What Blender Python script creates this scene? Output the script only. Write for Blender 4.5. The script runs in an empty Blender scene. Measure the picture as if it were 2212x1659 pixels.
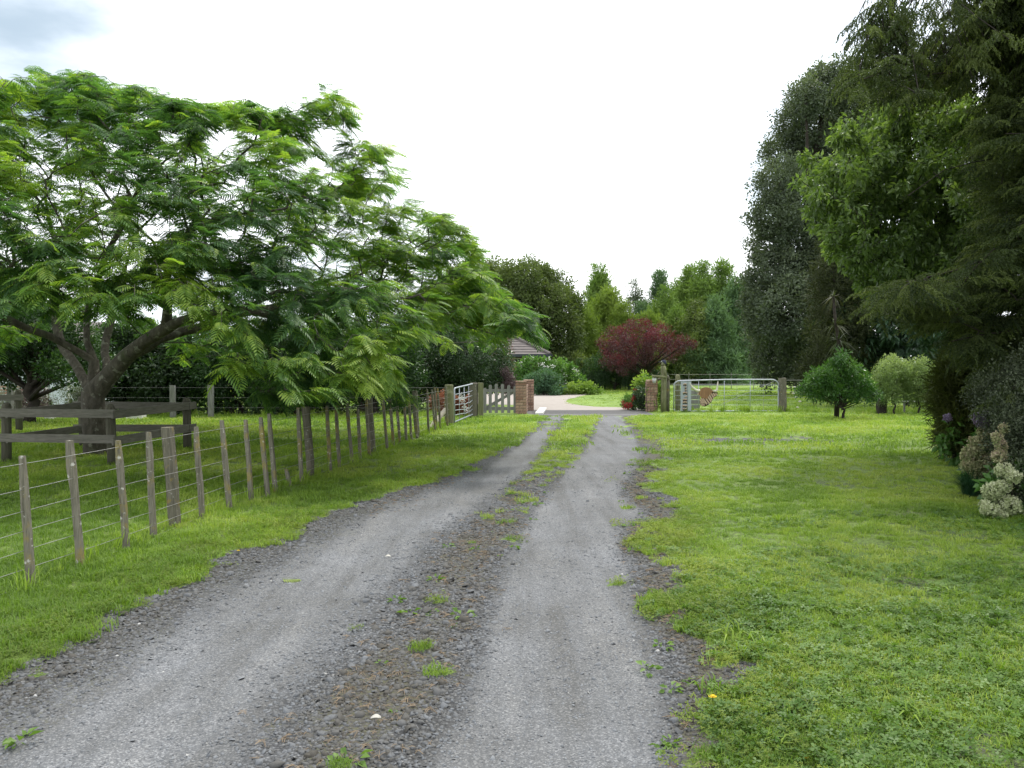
import bpy, math, random
import numpy as np
from mathutils import Vector, Matrix, Euler
random.seed(7); RNG = np.random.default_rng(11)
sc = bpy.context.scene
COL = sc.collection
rad = math.radians

# ------------------------------------------------------------------ camera
F, CU, CV = 1750.0, 1106.0, 829.5          # measured on a 2212 x 1659 view of the photograph
CH, PITCH = 1.70, rad(1.65)
cam = bpy.data.cameras.new('camera'); camo = bpy.data.objects.new('camera', cam); COL.objects.link(camo)
camo.location = (0, 0, CH); camo.rotation_euler = (rad(90) - PITCH, 0, 0)
cam.sensor_width = 36; cam.lens = 36 * F / 2212; cam.clip_start = 0.05; cam.clip_end = 3000
sc.camera = camo
# ------------------------------------------------------------------ sky, sun, exposure
SUN_EL, SUN_AZ = rad(58), rad(28)          # azimuth clockwise from +Y (ahead), so ahead and to the right
w = bpy.data.worlds.new('World'); sc.world = w; w.use_nodes = True
nt = w.node_tree; nt.nodes.clear(); N = nt.nodes.new; L = nt.links.new
out = N('ShaderNodeOutputWorld'); bg = N('ShaderNodeBackground'); bg.inputs['Strength'].default_value = 0.1
sky = N('ShaderNodeTexSky'); sky.sky_type = 'NISHITA'; sky.sun_disc = False
sky.sun_elevation = SUN_EL; sky.sun_rotation = SUN_AZ; sky.air_density = 1.2; sky.dust_density = 2.5
tc = N('ShaderNodeTexCoord'); mp = N('ShaderNodeMapping'); mp.inputs['Scale'].default_value = (1.0, 1.0, 2.6)
mp.inputs['Location'].default_value = (0.35, 0.1, 0.0)
nz = N('ShaderNodeTexNoise'); nz.inputs['Scale'].default_value = 2.1; nz.inputs['Detail'].default_value = 7; nz.inputs['Roughness'].default_value = 0.5
cr = N('ShaderNodeValToRGB')
cr.color_ramp.elements[0].position = 0.30; cr.color_ramp.elements[0].color = (4.6, 5.2, 6.0, 1)
cr.color_ramp.elements[1].position = 0.47; cr.color_ramp.elements[1].color = (11.5, 11.8, 12.2, 1)
e = cr.color_ramp.elements.new(0.39); e.color = (8.2, 8.9, 9.6, 1)
mx = N('ShaderNodeMix'); mx.data_type = 'RGBA'; mx.inputs[0].default_value = 0.86
L(tc.outputs['Generated'], mp.inputs['Vector']); L(mp.outputs[0], nz.inputs['Vector']); L(nz.outputs['Fac'], cr.inputs[0])
# one heavier grey-blue bank of cloud ahead on the left
cd = Vector((-0.62, 0.9, 0.50)).normalized()
dp = N('ShaderNodeVectorMath'); dp.operation = 'DOT_PRODUCT'; dp.inputs[1].default_value = cd; nrm = N('ShaderNodeVectorMath'); nrm.operation = 'NORMALIZE'
L(tc.outputs['Generated'], nrm.inputs[0]); L(nrm.outputs[0], dp.inputs[0])
ad = N('ShaderNodeMath'); ad.operation = 'MULTIPLY_ADD'; ad.inputs[1].default_value = 0.10; L(nz.outputs['Fac'], ad.inputs[0]); L(dp.outputs['Value'], ad.inputs[2])
mr = N('ShaderNodeMapRange'); mr.interpolation_type = 'SMOOTHSTEP'; L(ad.outputs[0], mr.inputs[0])
for k_, v_ in ((1, 1.025), (2, 1.05), (3, 0.0), (4, 1.0)): mr.inputs[k_].default_value = v_
cd2 = Vector((0.40, 1.0, 0.185)).normalized(); d2 = N('ShaderNodeVectorMath'); d2.operation = 'DOT_PRODUCT'; d2.inputs[1].default_value = cd2
mp2 = N('ShaderNodeMapping'); mp2.inputs['Scale'].default_value = (1, 1, 2.2); mp2.vector_type = 'POINT'; L(nrm.outputs[0], d2.inputs[0])
m2 = N('ShaderNodeMapRange'); m2.interpolation_type = 'SMOOTHSTEP'; L(d2.outputs['Value'], m2.inputs[0])
for k_, v_ in ((1, 0.994), (2, 1.0), (3, 0.0), (4, 0.35)): m2.inputs[k_].default_value = v_
faint = N('ShaderNodeMix'); faint.data_type = 'RGBA'; L(m2.outputs[0], faint.inputs[0]); L(cr.outputs[0], faint.inputs[6]); faint.inputs[7].default_value = (3.6, 4.6, 5.0, 1)
bank = N('ShaderNodeMix'); bank.data_type = 'RGBA'; L(mr.outputs[0], bank.inputs[0]); L(faint.outputs[2], bank.inputs[6]); bank.inputs[7].default_value = (3.0, 3.7, 4.3, 1)
L(sky.outputs[0], mx.inputs[6]); L(bank.outputs[2], mx.inputs[7]); L(mx.outputs[2], bg.inputs['Color']); L(bg.outputs[0], out.inputs['Surface'])
sun = bpy.data.lights.new('sun', 'SUN'); sun.energy = 1.5; sun.angle = rad(10); sun.color = (1.0, 0.95, 0.86)
suno = bpy.data.objects.new('sun', sun); COL.objects.link(suno)
sd = Vector((math.sin(SUN_AZ) * math.cos(SUN_EL), math.cos(SUN_AZ) * math.cos(SUN_EL), math.sin(SUN_EL)))
suno.rotation_euler = (-sd).to_track_quat('-Z', 'Y').to_euler(); suno.location = sd * 50
sc.view_settings.view_transform = 'Standard'; sc.view_settings.look = 'None'; sc.view_settings.gamma = 1.0
sc.view_settings.use_curve_mapping = False; sc.view_settings.exposure = 0.95
sc.render.engine = 'CYCLES'
sc.cycles.max_bounces = 6; sc.cycles.transparent_max_bounces = 8; sc.cycles.transmission_bounces = 4

# ------------------------------------------------------------------ helpers
cs, sn = math.cos(PITCH), math.sin(PITCH)
def ray(u, v):
    a, b = (u - CU) / F, (CV - v) / F
    return a, cs + b * sn, -sn + b * cs
def at(u, v, Y):
    a, y, z = ray(u, v); s = Y / y
    return Vector((a * s, Y, CH + z * s))
def gp(u, v):
    a, y, z = ray(u, v); s = -CH / z
    return Vector((a * s, y * s, 0))
def proj(P):
    P = np.asarray(P); x, y, z = P[:, 0], P[:, 1], P[:, 2] - CH
    f = y * cs - z * sn; up = y * sn + z * cs
    return CU + F * x / f, CV - F * up / f
def inpoly(u, v, poly):
    r = np.zeros(len(u), bool); n = len(poly)
    for i in range(n):
        x0, y0 = poly[i]; x1, y1 = poly[(i + 1) % n]
        if y0 == y1: continue
        c = ((y0 > v) != (y1 > v)) & (u < (x1 - x0) * (v - y0) / (y1 - y0) + x0)
        r ^= c
    return r
def _h(ix, iy, s):
    n = (ix * 374761393 + iy * 668265263 + s * 1442695041) & 0x7fffffff
    n = ((n ^ (n >> 13)) * 1274126177) & 0x7fffffff
    return ((n ^ (n >> 16)) & 0xffff) / 65535.0
def vnoise(x, y, s=0):
    ix = np.floor(x).astype(np.int64); iy = np.floor(y).astype(np.int64); fx = x - ix; fy = y - iy
    fx = fx * fx * (3 - 2 * fx); fy = fy * fy * (3 - 2 * fy)
    a = _h(ix, iy, s); b = _h(ix + 1, iy, s); c = _h(ix, iy + 1, s); d = _h(ix + 1, iy + 1, s)
    return (a * (1 - fx) + b * fx) * (1 - fy) + (c * (1 - fx) + d * fx) * fy
def fbm(x, y, s=0, o=4):
    r = 0; a = 0.5; t = 0
    for i in range(o):
        r = r + a * vnoise(x, y, s + i); t += a; a *= 0.55; x = x * 2.03 + 7.1; y = y * 2.03 + 3.7
    return r / t

def tag(o, label=None, cat=None, group=None, kind=None):
    if label: o['label'] = label
    if cat: o['category'] = cat
    if group: o['group'] = group
    if kind: o['kind'] = kind
    return o
def empty(name, loc, label, cat, group=None, rz=0):
    o = bpy.data.objects.new(name, None); COL.objects.link(o); o.location = loc; o.rotation_euler = (0, 0, rz)
    o.empty_display_size = 0.2
    return tag(o, label, cat, group)
def link(name, me, parent=None, loc=None, rot=None):
    o = bpy.data.objects.new(name, me); COL.objects.link(o)
    if parent is not None:
        o.parent = parent
    if loc is not None: o.location = loc
    if rot is not None: o.rotation_euler = rot
    return o
def np_mesh(name, V, Fc, mat=None, smooth=False):
    """V (n,3), Fc (m,k) uniform or list of such arrays"""
    me = bpy.data.meshes.new(name); V = np.asarray(V, np.float32)
    Fs = Fc if isinstance(Fc, list) else [Fc]
    Fs = [np.asarray(f, np.int32) for f in Fs if len(f)]
    me.vertices.add(len(V)); me.vertices.foreach_set('co', V.ravel())
    nl = sum(f.size for f in Fs); nf = sum(len(f) for f in Fs)
    me.loops.add(nl); me.polygons.add(nf)
    me.loops.foreach_set('vertex_index', np.concatenate([f.ravel() for f in Fs]))
    tot = np.concatenate([np.full(len(f), f.shape[1], np.int32) for f in Fs])
    st = np.concatenate([[0], np.cumsum(tot)[:-1]]).astype(np.int32)
    me.polygons.foreach_set('loop_start', st); me.polygons.foreach_set('loop_total', tot)
    if smooth: me.polygons.foreach_set('use_smooth', np.ones(nf, bool))
    me.update(calc_edges=True); me.validate()
    if mat: me.materials.append(mat)
    return me

class MB:
    """collects shapes; world coordinates, or local if origin given"""
    def __init__(s, org=(0, 0, 0)): s.v = []; s.f = []; s.o = Vector(org)
    def add(s, vs, fs):
        b = len(s.v); s.v += [tuple(Vector(p) - s.o) for p in vs]; s.f += [tuple(i + b for i in f) for f in fs]
    def box(s, c, size, R=None, taper=1.0, jit=0.0):
        hx, hy, hz = [k / 2 for k in size]; R = R or Matrix.Identity(3); c = Vector(c); vs = []
        for z in (-1, 1):
            t = taper if z > 0 else 1
            for x, y in ((-1, -1), (1, -1), (1, 1), (-1, 1)):
                p = Vector((x * hx * t, y * hy * t, z * hz))
                if jit: p += Vector([random.uniform(-jit, jit) for _ in range(3)])
                vs.append(c + R @ p)
        s.add(vs, [(3, 2, 1, 0), (4, 5, 6, 7), (0, 1, 5, 4), (1, 2, 6, 5), (2, 3, 7, 6), (3, 0, 4, 7)])
        return s
    def beam(s, a, b, wd, th, up=(0, 0, 1)):
        """rectangular bar a to b; wd along 'up', th across"""
        a, b = Vector(a), Vector(b); d = (b - a); l = d.length; d.normalize()
        upv = Vector(up); x = d.cross(upv)
        if x.length < 1e-4: upv = Vector((0, 1, 0)); x = d.cross(upv)
        x.normalize(); z = x.cross(d).normalized()
        R = Matrix((x, d, z)).transposed()
        return s.box((a + b) / 2, (th, l, wd), R)
    def tube(s, path, r, n=8, cap=True):
        path = [Vector(p) for p in path]; m = len(path)
        rs = r if isinstance(r, (list, tuple)) else [r] * m
        vs, fs = [], []; prev = None
        for i, p in enumerate(path):
            d = (path[min(i + 1, m - 1)] - path[max(i - 1, 0)]); d.normalize()
            if prev is None:
                x = d.cross(Vector((0, 0, 1)))
                if x.length < 1e-3: x = d.cross(Vector((0, 1, 0)))
            else: x = prev - d * prev.dot(d)
            x.normalize(); prev = x; y = d.cross(x)
            for k in range(n):
                a = 2 * math.pi * k / n
                vs.append(p + (x * math.cos(a) + y * math.sin(a)) * rs[i])
        for i in range(m - 1):
            for k in range(n):
                k2 = (k + 1) % n; fs.append((i * n + k, i * n + k2, (i + 1) * n + k2, (i + 1) * n + k))
        if cap: fs.append(tuple(range(n - 1, -1, -1))); fs.append(tuple((m - 1) * n + k for k in range(n)))
        s.add(vs, fs); return s
    def dome_post(s, base, h, r, n=14, lean=(0, 0)):
        b = Vector(base); L2 = Vector((lean[0], lean[1], 0)); zs = [(-0.1, 1.0), (h * 0.5, 0.98), (h - r * 1.0, 0.96)]
        for a in (25, 45, 62, 78, 88): zs.append((h - r + r * math.sin(rad(a)), 0.96 * math.cos(rad(a))))
        s.tube([b + Vector((0, 0, z)) + L2 * z / h for z, _ in zs], [r * q for _, q in zs], n); return s
    def build(s, name, mat, parent=None, smooth=False, kind=None):
        me = bpy.data.meshes.new(name); me.from_pydata(s.v, [], s.f)
        if smooth:
            me.polygons.foreach_set('use_smooth', [len(f) <= 4 for f in s.f])
        me.materials.append(mat); me.update()
        o = link(name, me, parent)
        if parent is None: o.location = s.o
        if kind: o['kind'] = kind
        return o

# ------------------------------------------------------------------ materials
def newmat(name):
    m = bpy.data.materials.new(name); m.use_nodes = True; n = m.node_tree; n.nodes.clear()
    o = n.nodes.new('ShaderNodeOutputMaterial'); return m, n, o
def rgb(c): return (c[0], c[1], c[2], 1)
def ramp(n, stops):
    r = n.nodes.new('ShaderNodeValToRGB'); el = r.color_ramp.elements
    el[0].position, el[0].color = stops[0][0], rgb(stops[0][1]); el[1].position, el[1].color = stops[-1][0], rgb(stops[-1][1])
    for p, c in stops[1:-1]: x = el.new(p); x.color = rgb(c)
    return r
def noise(n, vec, scale, detail=4, rough=0.55, dist=0):
    t = n.nodes.new('ShaderNodeTexNoise'); t.inputs['Scale'].default_value = scale; t.inputs['Detail'].default_value = detail
    t.inputs['Roughness'].default_value = rough; t.inputs['Distortion'].default_value = dist
    if vec is not None: n.links.new(vec, t.inputs['Vector'])
    return t
def mixc(n, f, a, b, mode='MIX'):
    m = n.nodes.new('ShaderNodeMix'); m.data_type = 'RGBA'; m.blend_type = mode
    for k, s in ((0, f), (6, a), (7, b)):
        if isinstance(s, (int, float)): m.inputs[k].default_value = s
        elif isinstance(s, tuple): m.inputs[k].default_value = rgb(s)
        else: n.links.new(s, m.inputs[k])
    return m.outputs[2]
def math_(n, op, a, b=0.0, c=None, clamp=False):
    m = n.nodes.new('ShaderNodeMath'); m.operation = op; m.use_clamp = clamp
    for k, s in enumerate((a, b, c)):
        if s is None: continue
        if isinstance(s, (int, float)): m.inputs[k].default_value = s
        else: n.links.new(s, m.inputs[k])
    return m.outputs[0]
def mapr(n, x, a, b, c=0.0, d=1.0):
    m = n.nodes.new('ShaderNodeMapRange'); m.interpolation_type = 'SMOOTHSTEP'
    n.links.new(x, m.inputs[0])
    for k, s in enumerate((a, b, c, d)): m.inputs[k + 1].default_value = s
    return m.outputs[0]
def simple(name, c1, c2=None, rough=0.8, scale=8, spec=0.3, metal=0, bump=0.0, stretch=None, spots=None, coord='Object'):
    m, n, o = newmat(name); p = n.nodes.new('ShaderNodeBsdfPrincipled')
    p.inputs['Roughness'].default_value = rough; p.inputs['Specular IOR Level'].default_value = spec; p.inputs['Metallic'].default_value = metal
    t = n.nodes.new('ShaderNodeTexCoord'); mp = n.nodes.new('ShaderNodeMapping'); n.links.new(t.outputs[coord], mp.inputs[0])
    if stretch: mp.inputs['Scale'].default_value = stretch
    nz = noise(n, mp.outputs[0], scale, 6, 0.65)
    c2 = c2 or tuple(k * 0.7 for k in c1)
    r = ramp(n, [(0.3, c2), (0.7, c1)]); n.links.new(nz.outputs[0], r.inputs[0]); col = r.outputs[0]
    if spots:
        for (sc_, lo, hi, c) in spots:
            z = noise(n, t.outputs[coord], sc_, 5, 0.6); col = mixc(n, mapr(n, z.outputs[0], lo, hi), col, c)
    n.links.new(col, p.inputs['Base Color'])
    if bump:
        b = n.nodes.new('ShaderNodeBump'); b.inputs['Strength'].default_value = bump; b.inputs['Distance'].default_value = 0.01
        n.links.new(nz.outputs[0], b.inputs['Height']); n.links.new(b.outputs[0], p.inputs['Normal'])
    n.links.new(p.outputs[0], o.inputs[0]); return m
def leafmat(name, cols, transl=0.4, rough=0.5, spec=0.25, tcol=None, pscale=0.9, dead=None):
    """cols: dark..light leaf colours, varied leaf cluster by leaf cluster; some crowns paint lit tops lighter"""
    m, n, o = newmat(name)
    a = n.nodes.new('ShaderNodeAttribute'); a.attribute_type = 'INSTANCER'; a.attribute_name = 'tint'
    g = n.nodes.new('ShaderNodeNewGeometry'); nz = noise(n, g.outputs['Position'], pscale, 3)
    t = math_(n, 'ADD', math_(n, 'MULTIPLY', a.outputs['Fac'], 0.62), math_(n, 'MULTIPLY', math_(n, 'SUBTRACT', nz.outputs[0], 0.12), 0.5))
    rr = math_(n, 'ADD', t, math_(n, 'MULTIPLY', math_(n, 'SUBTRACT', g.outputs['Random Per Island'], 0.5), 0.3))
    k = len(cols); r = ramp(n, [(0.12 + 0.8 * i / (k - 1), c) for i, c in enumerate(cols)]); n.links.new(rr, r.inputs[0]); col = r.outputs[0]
    if dead: col = mixc(n, mapr(n, g.outputs['Random Per Island'], 1 - dead[0], 1 - dead[0] + 0.005), col, dead[1])
    p = n.nodes.new('ShaderNodeBsdfPrincipled'); p.inputs['Roughness'].default_value = rough; p.inputs['Specular IOR Level'].default_value = spec
    n.links.new(col, p.inputs['Base Color'])
    tr = n.nodes.new('ShaderNodeBsdfTranslucent')
    n.links.new(mixc(n, 1.0, col, tcol or (1.5, 1.65, 0.65), 'MULTIPLY'), tr.inputs[0])
    s = n.nodes.new('ShaderNodeMixShader'); s.inputs[0].default_value = transl
    n.links.new(p.outputs[0], s.inputs[1]); n.links.new(tr.outputs[0], s.inputs[2]); n.links.new(s.outputs[0], o.inputs[0])
    return m

M = {}
M['post'] = simple('weathered_post', (0.17, 0.155, 0.12), (0.07, 0.065, 0.045), 0.9, 9, bump=0.5, stretch=(6, 6, 0.7), spots=[(9, 0.6, 0.72, (0.20, 0.15, 0.05)), (22, 0.62, 0.7, (0.32, 0.32, 0.29))])
M['batten'] = simple('lichened_batten', (0.225, 0.21, 0.165), (0.08, 0.073, 0.052), 0.9, 9, bump=0.5, stretch=(7, 7, 0.6), spots=[(5, 0.52, 0.66, (0.22, 0.18, 0.065)), (18, 0.6, 0.7, (0.45, 0.44, 0.40))])
M['rail'] = simple('grey_rail', (0.19, 0.18, 0.155), (0.10, 0.094, 0.078), 0.85, 5, bump=0.4, stretch=(1, 1, 8))
M['guardpost'] = simple('round_post_dark', (0.12, 0.115, 0.085), (0.055, 0.052, 0.038), 0.9, 6, bump=0.4, stretch=(5, 5, 0.6))
M['greenpost'] = simple('mossy_post', (0.20, 0.20, 0.11), (0.09, 0.095, 0.045), 0.9, 6, bump=0.4, stretch=(5, 5, 0.5), spots=[(5, 0.55, 0.7, (0.26, 0.25, 0.17))])
M['picket'] = simple('grey_picket', (0.25, 0.25, 0.235), (0.13, 0.13, 0.118), 0.9, 6, bump=0.3, stretch=(6, 6, 0.6), spots=[(4, 0.6, 0.7, (0.13, 0.14, 0.07))])
M['galv'] = simple('galvanised_steel', (0.42, 0.45, 0.48), (0.28, 0.31, 0.34), 0.5, 12, spec=0.5, metal=0.35)
M['wire'] = simple('fence_wire', (0.36, 0.36, 0.35), (0.22, 0.21, 0.2), 0.5, 20, spec=0.5, metal=0.4)
M['mortar'] = simple('mortar', (0.13, 0.11, 0.09), (0.07, 0.06, 0.05), 0.95, 20)
def brickmat():
    m, n, o = newmat('clay_brick'); p = n.nodes.new('ShaderNodeBsdfPrincipled'); p.inputs['Roughness'].default_value = 0.9
    oi = n.nodes.new('ShaderNodeObjectInfo'); r = ramp(n, [(0, (0.20, 0.11, 0.075)), (0.35, (0.28, 0.18, 0.13)), (0.7, (0.36, 0.25, 0.175)), (1, (0.24, 0.14, 0.10))])
    n.links.new(oi.outputs['Random'], r.inputs[0]); t = n.nodes.new('ShaderNodeTexCoord'); z = noise(n, t.outputs['Object'], 30, 5)
    col = mixc(n, 0.55, r.outputs[0], z.outputs[0], 'OVERLAY'); n.links.new(col, p.inputs['Base Color']); n.links.new(p.outputs[0], o.inputs[0]); return m
M['brick'] = brickmat()
M['bark'] = simple('lichened_bark', (0.12, 0.108, 0.085), (0.035, 0.03, 0.024), 0.9, 14, bump=1.0, stretch=(1, 1, 0.45), spots=[(7, 0.56, 0.66, (0.20, 0.20, 0.16)), (1.3, 0.55, 0.7, (0.055, 0.07, 0.03))])
M['darkbark'] = simple('dark_bark', (0.045, 0.037, 0.03), (0.02, 0.016, 0.013), 0.95, 6, bump=0.4)
M['rooftile'] = simple('concrete_rooftile', (0.17, 0.15, 0.14), (0.115, 0.10, 0.095), 0.85, 3)
M['gutter'] = simple('dark_gutter', (0.035, 0.045, 0.05), None, 0.4)
M['wallbrown'] = simple('house_wall', (0.17, 0.12, 0.085), (0.12, 0.085, 0.06), 0.9, 4)
M['palewall'] = simple('pale_wall', (0.55, 0.60, 0.62), (0.42, 0.47, 0.5), 0.7, 2)
M['white'] = simple('white_paint', (0.75, 0.74, 0.70), (0.55, 0.54, 0.5), 0.7, 8)
M['insul'] = simple('white_insulator', (0.55, 0.52, 0.45), None, 0.4)
M['concrete'] = simple('pink_concrete', (0.35, 0.315, 0.28), (0.28, 0.25, 0.22), 0.9, 2.2, spots=[(60, 0.5, 0.7, (0.40, 0.34, 0.30))], coord='Object')
M['tarseal'] = simple('tarseal_strip', (0.16, 0.157, 0.153), (0.10, 0.098, 0.095), 0.9, 40, bump=0.4)
M['cowwood'] = simple('brown_sculpture_wood', (0.33, 0.19, 0.10), (0.17, 0.09, 0.05), 0.8, 6, stretch=(14, 2, 0.5))
M['cowpale'] = simple('pale_sculpture_wood', (0.50, 0.38, 0.28), (0.32, 0.22, 0.16), 0.8, 6, stretch=(6, 6, 1))
M['cowdark'] = simple('dark_sculpture_wood', (0.06, 0.035, 0.03), None, 0.8, 6)
M['horn'] = simple('pale_horn_wood', (0.60, 0.57, 0.46), (0.42, 0.40, 0.32), 0.7, 6)
M['plankgrey'] = simple('grey_sign_plank', (0.36, 0.40, 0.42), (0.27, 0.30, 0.32), 0.7, 5, stretch=(8, 8, 0.6))
M['navy'] = simple('navy_cap', (0.04, 0.042, 0.075), None, 0.9, 10)
M['capgrey'] = simple('cap_visor_grey', (0.22, 0.22, 0.24), None, 0.9, 10)
M['zinc'] = simple('zinc_bucket', (0.45, 0.46, 0.45), (0.34, 0.34, 0.33), 0.5, 10, metal=0.3)
M['rope'] = simple('old_rope', (0.25, 0.19, 0.13), None, 0.95, 30)
M['red'] = simple('red_petal', (0.35, 0.02, 0.025), (0.2, 0.012, 0.015), 0.7, 9)
M['yellow'] = simple('yellow_petal', (0.8, 0.55, 0.02), None, 0.7, 9)
M['stake'] = simple('pale_stake', (0.42, 0.38, 0.30), (0.28, 0.25, 0.19), 0.9, 6, stretch=(5, 5, 1))
M['straw'] = simple('dead_straw', (0.30, 0.23, 0.15), (0.19, 0.14, 0.09), 0.9, 9)

# leaves
M['mimosa'] = leafmat('mimosa_leaf', [(0.045, 0.10, 0.040), (0.078, 0.16, 0.050), (0.14, 0.24, 0.05), (0.27, 0.36, 0.06)], 0.5, 0.5, 0.3, pscale=0.8)
M['darkleaf'] = leafmat('dark_leaf', [(0.018, 0.035, 0.014), (0.028, 0.055, 0.02), (0.045, 0.085, 0.028)], 0.22, 0.45, 0.3)
M['hedgeleaf'] = leafmat('hedge_leaf', [(0.018, 0.04, 0.015), (0.032, 0.075, 0.022), (0.075, 0.15, 0.03)], 0.3, 0.35, 0.4)
M['glossleaf'] = leafmat('gloss_leaf', [(0.025, 0.05, 0.022), (0.04, 0.078, 0.03), (0.07, 0.12, 0.045)], 0.2, 0.25, 0.5)
M['greyleaf'] = leafmat('grey_green_leaf', [(0.045, 0.062, 0.042), (0.088, 0.112, 0.072), (0.16, 0.195, 0.12)], 0.25, 0.55, 0.25, pscale=0.35)
M['olive'] = leafmat('olive_leaf', [(0.042, 0.065, 0.022), (0.085, 0.12, 0.036), (0.16, 0.205, 0.06)], 0.28, 0.5, 0.25, pscale=0.35)
M['pineleaf'] = leafmat('bright_conifer', [(0.08, 0.14, 0.04), (0.13, 0.21, 0.05), (0.20, 0.29, 0.075)], 0.3, 0.6, 0.2, pscale=0.3)
M['yellowpine'] = leafmat('yellow_conifer', [(0.095, 0.145, 0.03), (0.14, 0.205, 0.04), (0.20, 0.27, 0.055)], 0.3, 0.6, 0.2, pscale=0.3)
M['bluepine'] = leafmat('blue_conifer', [(0.07, 0.125, 0.06), (0.10, 0.17, 0.08), (0.14, 0.23, 0.105)], 0.25, 0.6, 0.2, pscale=0.3)
M['brownpine'] = leafmat('brown_conifer', [(0.026, 0.034, 0.014), (0.042, 0.052, 0.02), (0.066, 0.078, 0.026)], 0.2, 0.6, 0.2)
M['rimu'] = leafmat('weeping_conifer', [(0.028, 0.044, 0.018), (0.065, 0.09, 0.03), (0.14, 0.175, 0.055)], 0.33, 0.6, 0.2, pscale=0.7)
M['cherry'] = leafmat('cherry_leaf', [(0.055, 0.092, 0.032), (0.105, 0.165, 0.048), (0.23, 0.31, 0.09)], 0.4, 0.4, 0.35)
M['chestnut'] = leafmat('chestnut_leaf', [(0.022, 0.048, 0.026), (0.04, 0.08, 0.042), (0.06, 0.12, 0.06)], 0.22, 0.4, 0.35)
M['citrus'] = leafmat('citrus_leaf', [(0.03, 0.08, 0.018), (0.05, 0.13, 0.024), (0.11, 0.21, 0.035)], 0.25, 0.3, 0.45)
M['pitto'] = leafmat('variegated_leaf', [(0.10, 0.155, 0.055), (0.18, 0.25, 0.09), (0.33, 0.40, 0.17)], 0.3, 0.5, 0.3)
M['purple'] = leafmat('purple_leaf', [(0.05, 0.032, 0.030), (0.085, 0.034, 0.036), (0.18, 0.034, 0.042)], 0.3, 0.45, 0.35, tcol=(1.6, 0.5, 0.6))
M['purplegrey'] = leafmat('purple_grey_leaf', [(0.07, 0.05, 0.055), (0.13, 0.09, 0.09), (0.22, 0.17, 0.16)], 0.2, 0.5, 0.3, tcol=(1, 0.8, 0.8))
M['hydra'] = leafmat('hydrangea_leaf', [(0.045, 0.105, 0.025), (0.08, 0.18, 0.035), (0.17, 0.30, 0.06)], 0.3, 0.4, 0.35)
M['bluegreen'] = leafmat('bluegreen_leaf', [(0.04, 0.085, 0.045), (0.065, 0.135, 0.07), (0.10, 0.19, 0.09)], 0.25, 0.45, 0.35)
M['yellowleaf'] = leafmat('yellowgreen_leaf', [(0.08, 0.15, 0.03), (0.15, 0.24, 0.04), (0.27, 0.36, 0.07)], 0.35, 0.45, 0.3)
M['rust'] = leafmat('rust_flower', [(0.14, 0.06, 0.04), (0.25, 0.11, 0.065), (0.36, 0.18, 0.11)], 0.25, 0.6, 0.2, tcol=(1.2, 0.8, 0.6))
M['pinkleaf'] = leafmat('pink_tinged_leaf', [(0.05, 0.075, 0.025), (0.14, 0.075, 0.05), (0.26, 0.11, 0.085)], 0.3, 0.5, 0.3, tcol=(1.3, 1, 0.7))
M['feather'] = leafmat('feathery_leaf', [(0.03, 0.042, 0.012), (0.055, 0.07, 0.018), (0.09, 0.11, 0.026)], 0.3, 0.6, 0.2)
M['smallgrey'] = leafmat('tiny_grey_leaf', [(0.02, 0.028, 0.015), (0.045, 0.06, 0.033), (0.15, 0.18, 0.11)], 0.15, 0.5, 0.3)
M['silver'] = leafmat('silver_leaf', [(0.10, 0.115, 0.08), (0.20, 0.22, 0.16), (0.33, 0.34, 0.27)], 0.2, 0.6, 0.3, tcol=(1, 1, 0.8))
M['flowerwhite'] = leafmat('cream_floret', [(0.18, 0.25, 0.09), (0.44, 0.49, 0.27), (0.68, 0.69, 0.50)], 0.3, 0.6, 0.2, tcol=(1, 1, 0.8))
M['flowerpink'] = leafmat('faded_pink_floret', [(0.20, 0.27, 0.10), (0.40, 0.40, 0.22), (0.54, 0.42, 0.34)], 0.3, 0.6, 0.2, tcol=(1, 0.9, 0.8))
M['flowermauve'] = leafmat('mauve_floret', [(0.16, 0.12, 0.17), (0.28, 0.23, 0.32), (0.42, 0.36, 0.55)], 0.3, 0.6, 0.2, tcol=(1, 0.9, 1))
M['whiteflower'] = leafmat('white_bloom', [(0.7, 0.7, 0.62), (0.8, 0.8, 0.74), (0.85, 0.84, 0.8)], 0.2, 0.6, 0.2, tcol=(1, 1, 1))
M['grass'] = leafmat('grass_blade', [(0.105, 0.18, 0.028), (0.165, 0.26, 0.038), (0.24, 0.335, 0.05), (0.33, 0.38, 0.10)], 0.35, 0.55, 0.25, pscale=0.9, dead=(0.045, (0.33, 0.27, 0.13)))
M['clover'] = leafmat('clover_leaf', [(0.06, 0.125, 0.022), (0.095, 0.175, 0.03), (0.14, 0.23, 0.045)], 0.3, 0.5, 0.3, pscale=1.3)
M['mossgrass'] = leafmat('moss_leaf', [(0.10, 0.15, 0.022), (0.165, 0.22, 0.03), (0.24, 0.29, 0.045)], 0.3, 0.6, 0.2, pscale=1.3)
M['bluegrass'] = leafmat('blue_grass', [(0.025, 0.07, 0.035), (0.04, 0.10, 0.05), (0.07, 0.14, 0.065)], 0.3, 0.5, 0.3)
M['strap'] = leafmat('strap_leaf', [(0.03, 0.05, 0.018), (0.05, 0.065, 0.025), (0.10, 0.085, 0.05)], 0.25, 0.5, 0.3)
M['fallen'] = leafmat('fallen_frond', [(0.20, 0.26, 0.06), (0.25, 0.30, 0.08), (0.3, 0.34, 0.1)], 0.2, 0.6, 0.2)
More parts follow.
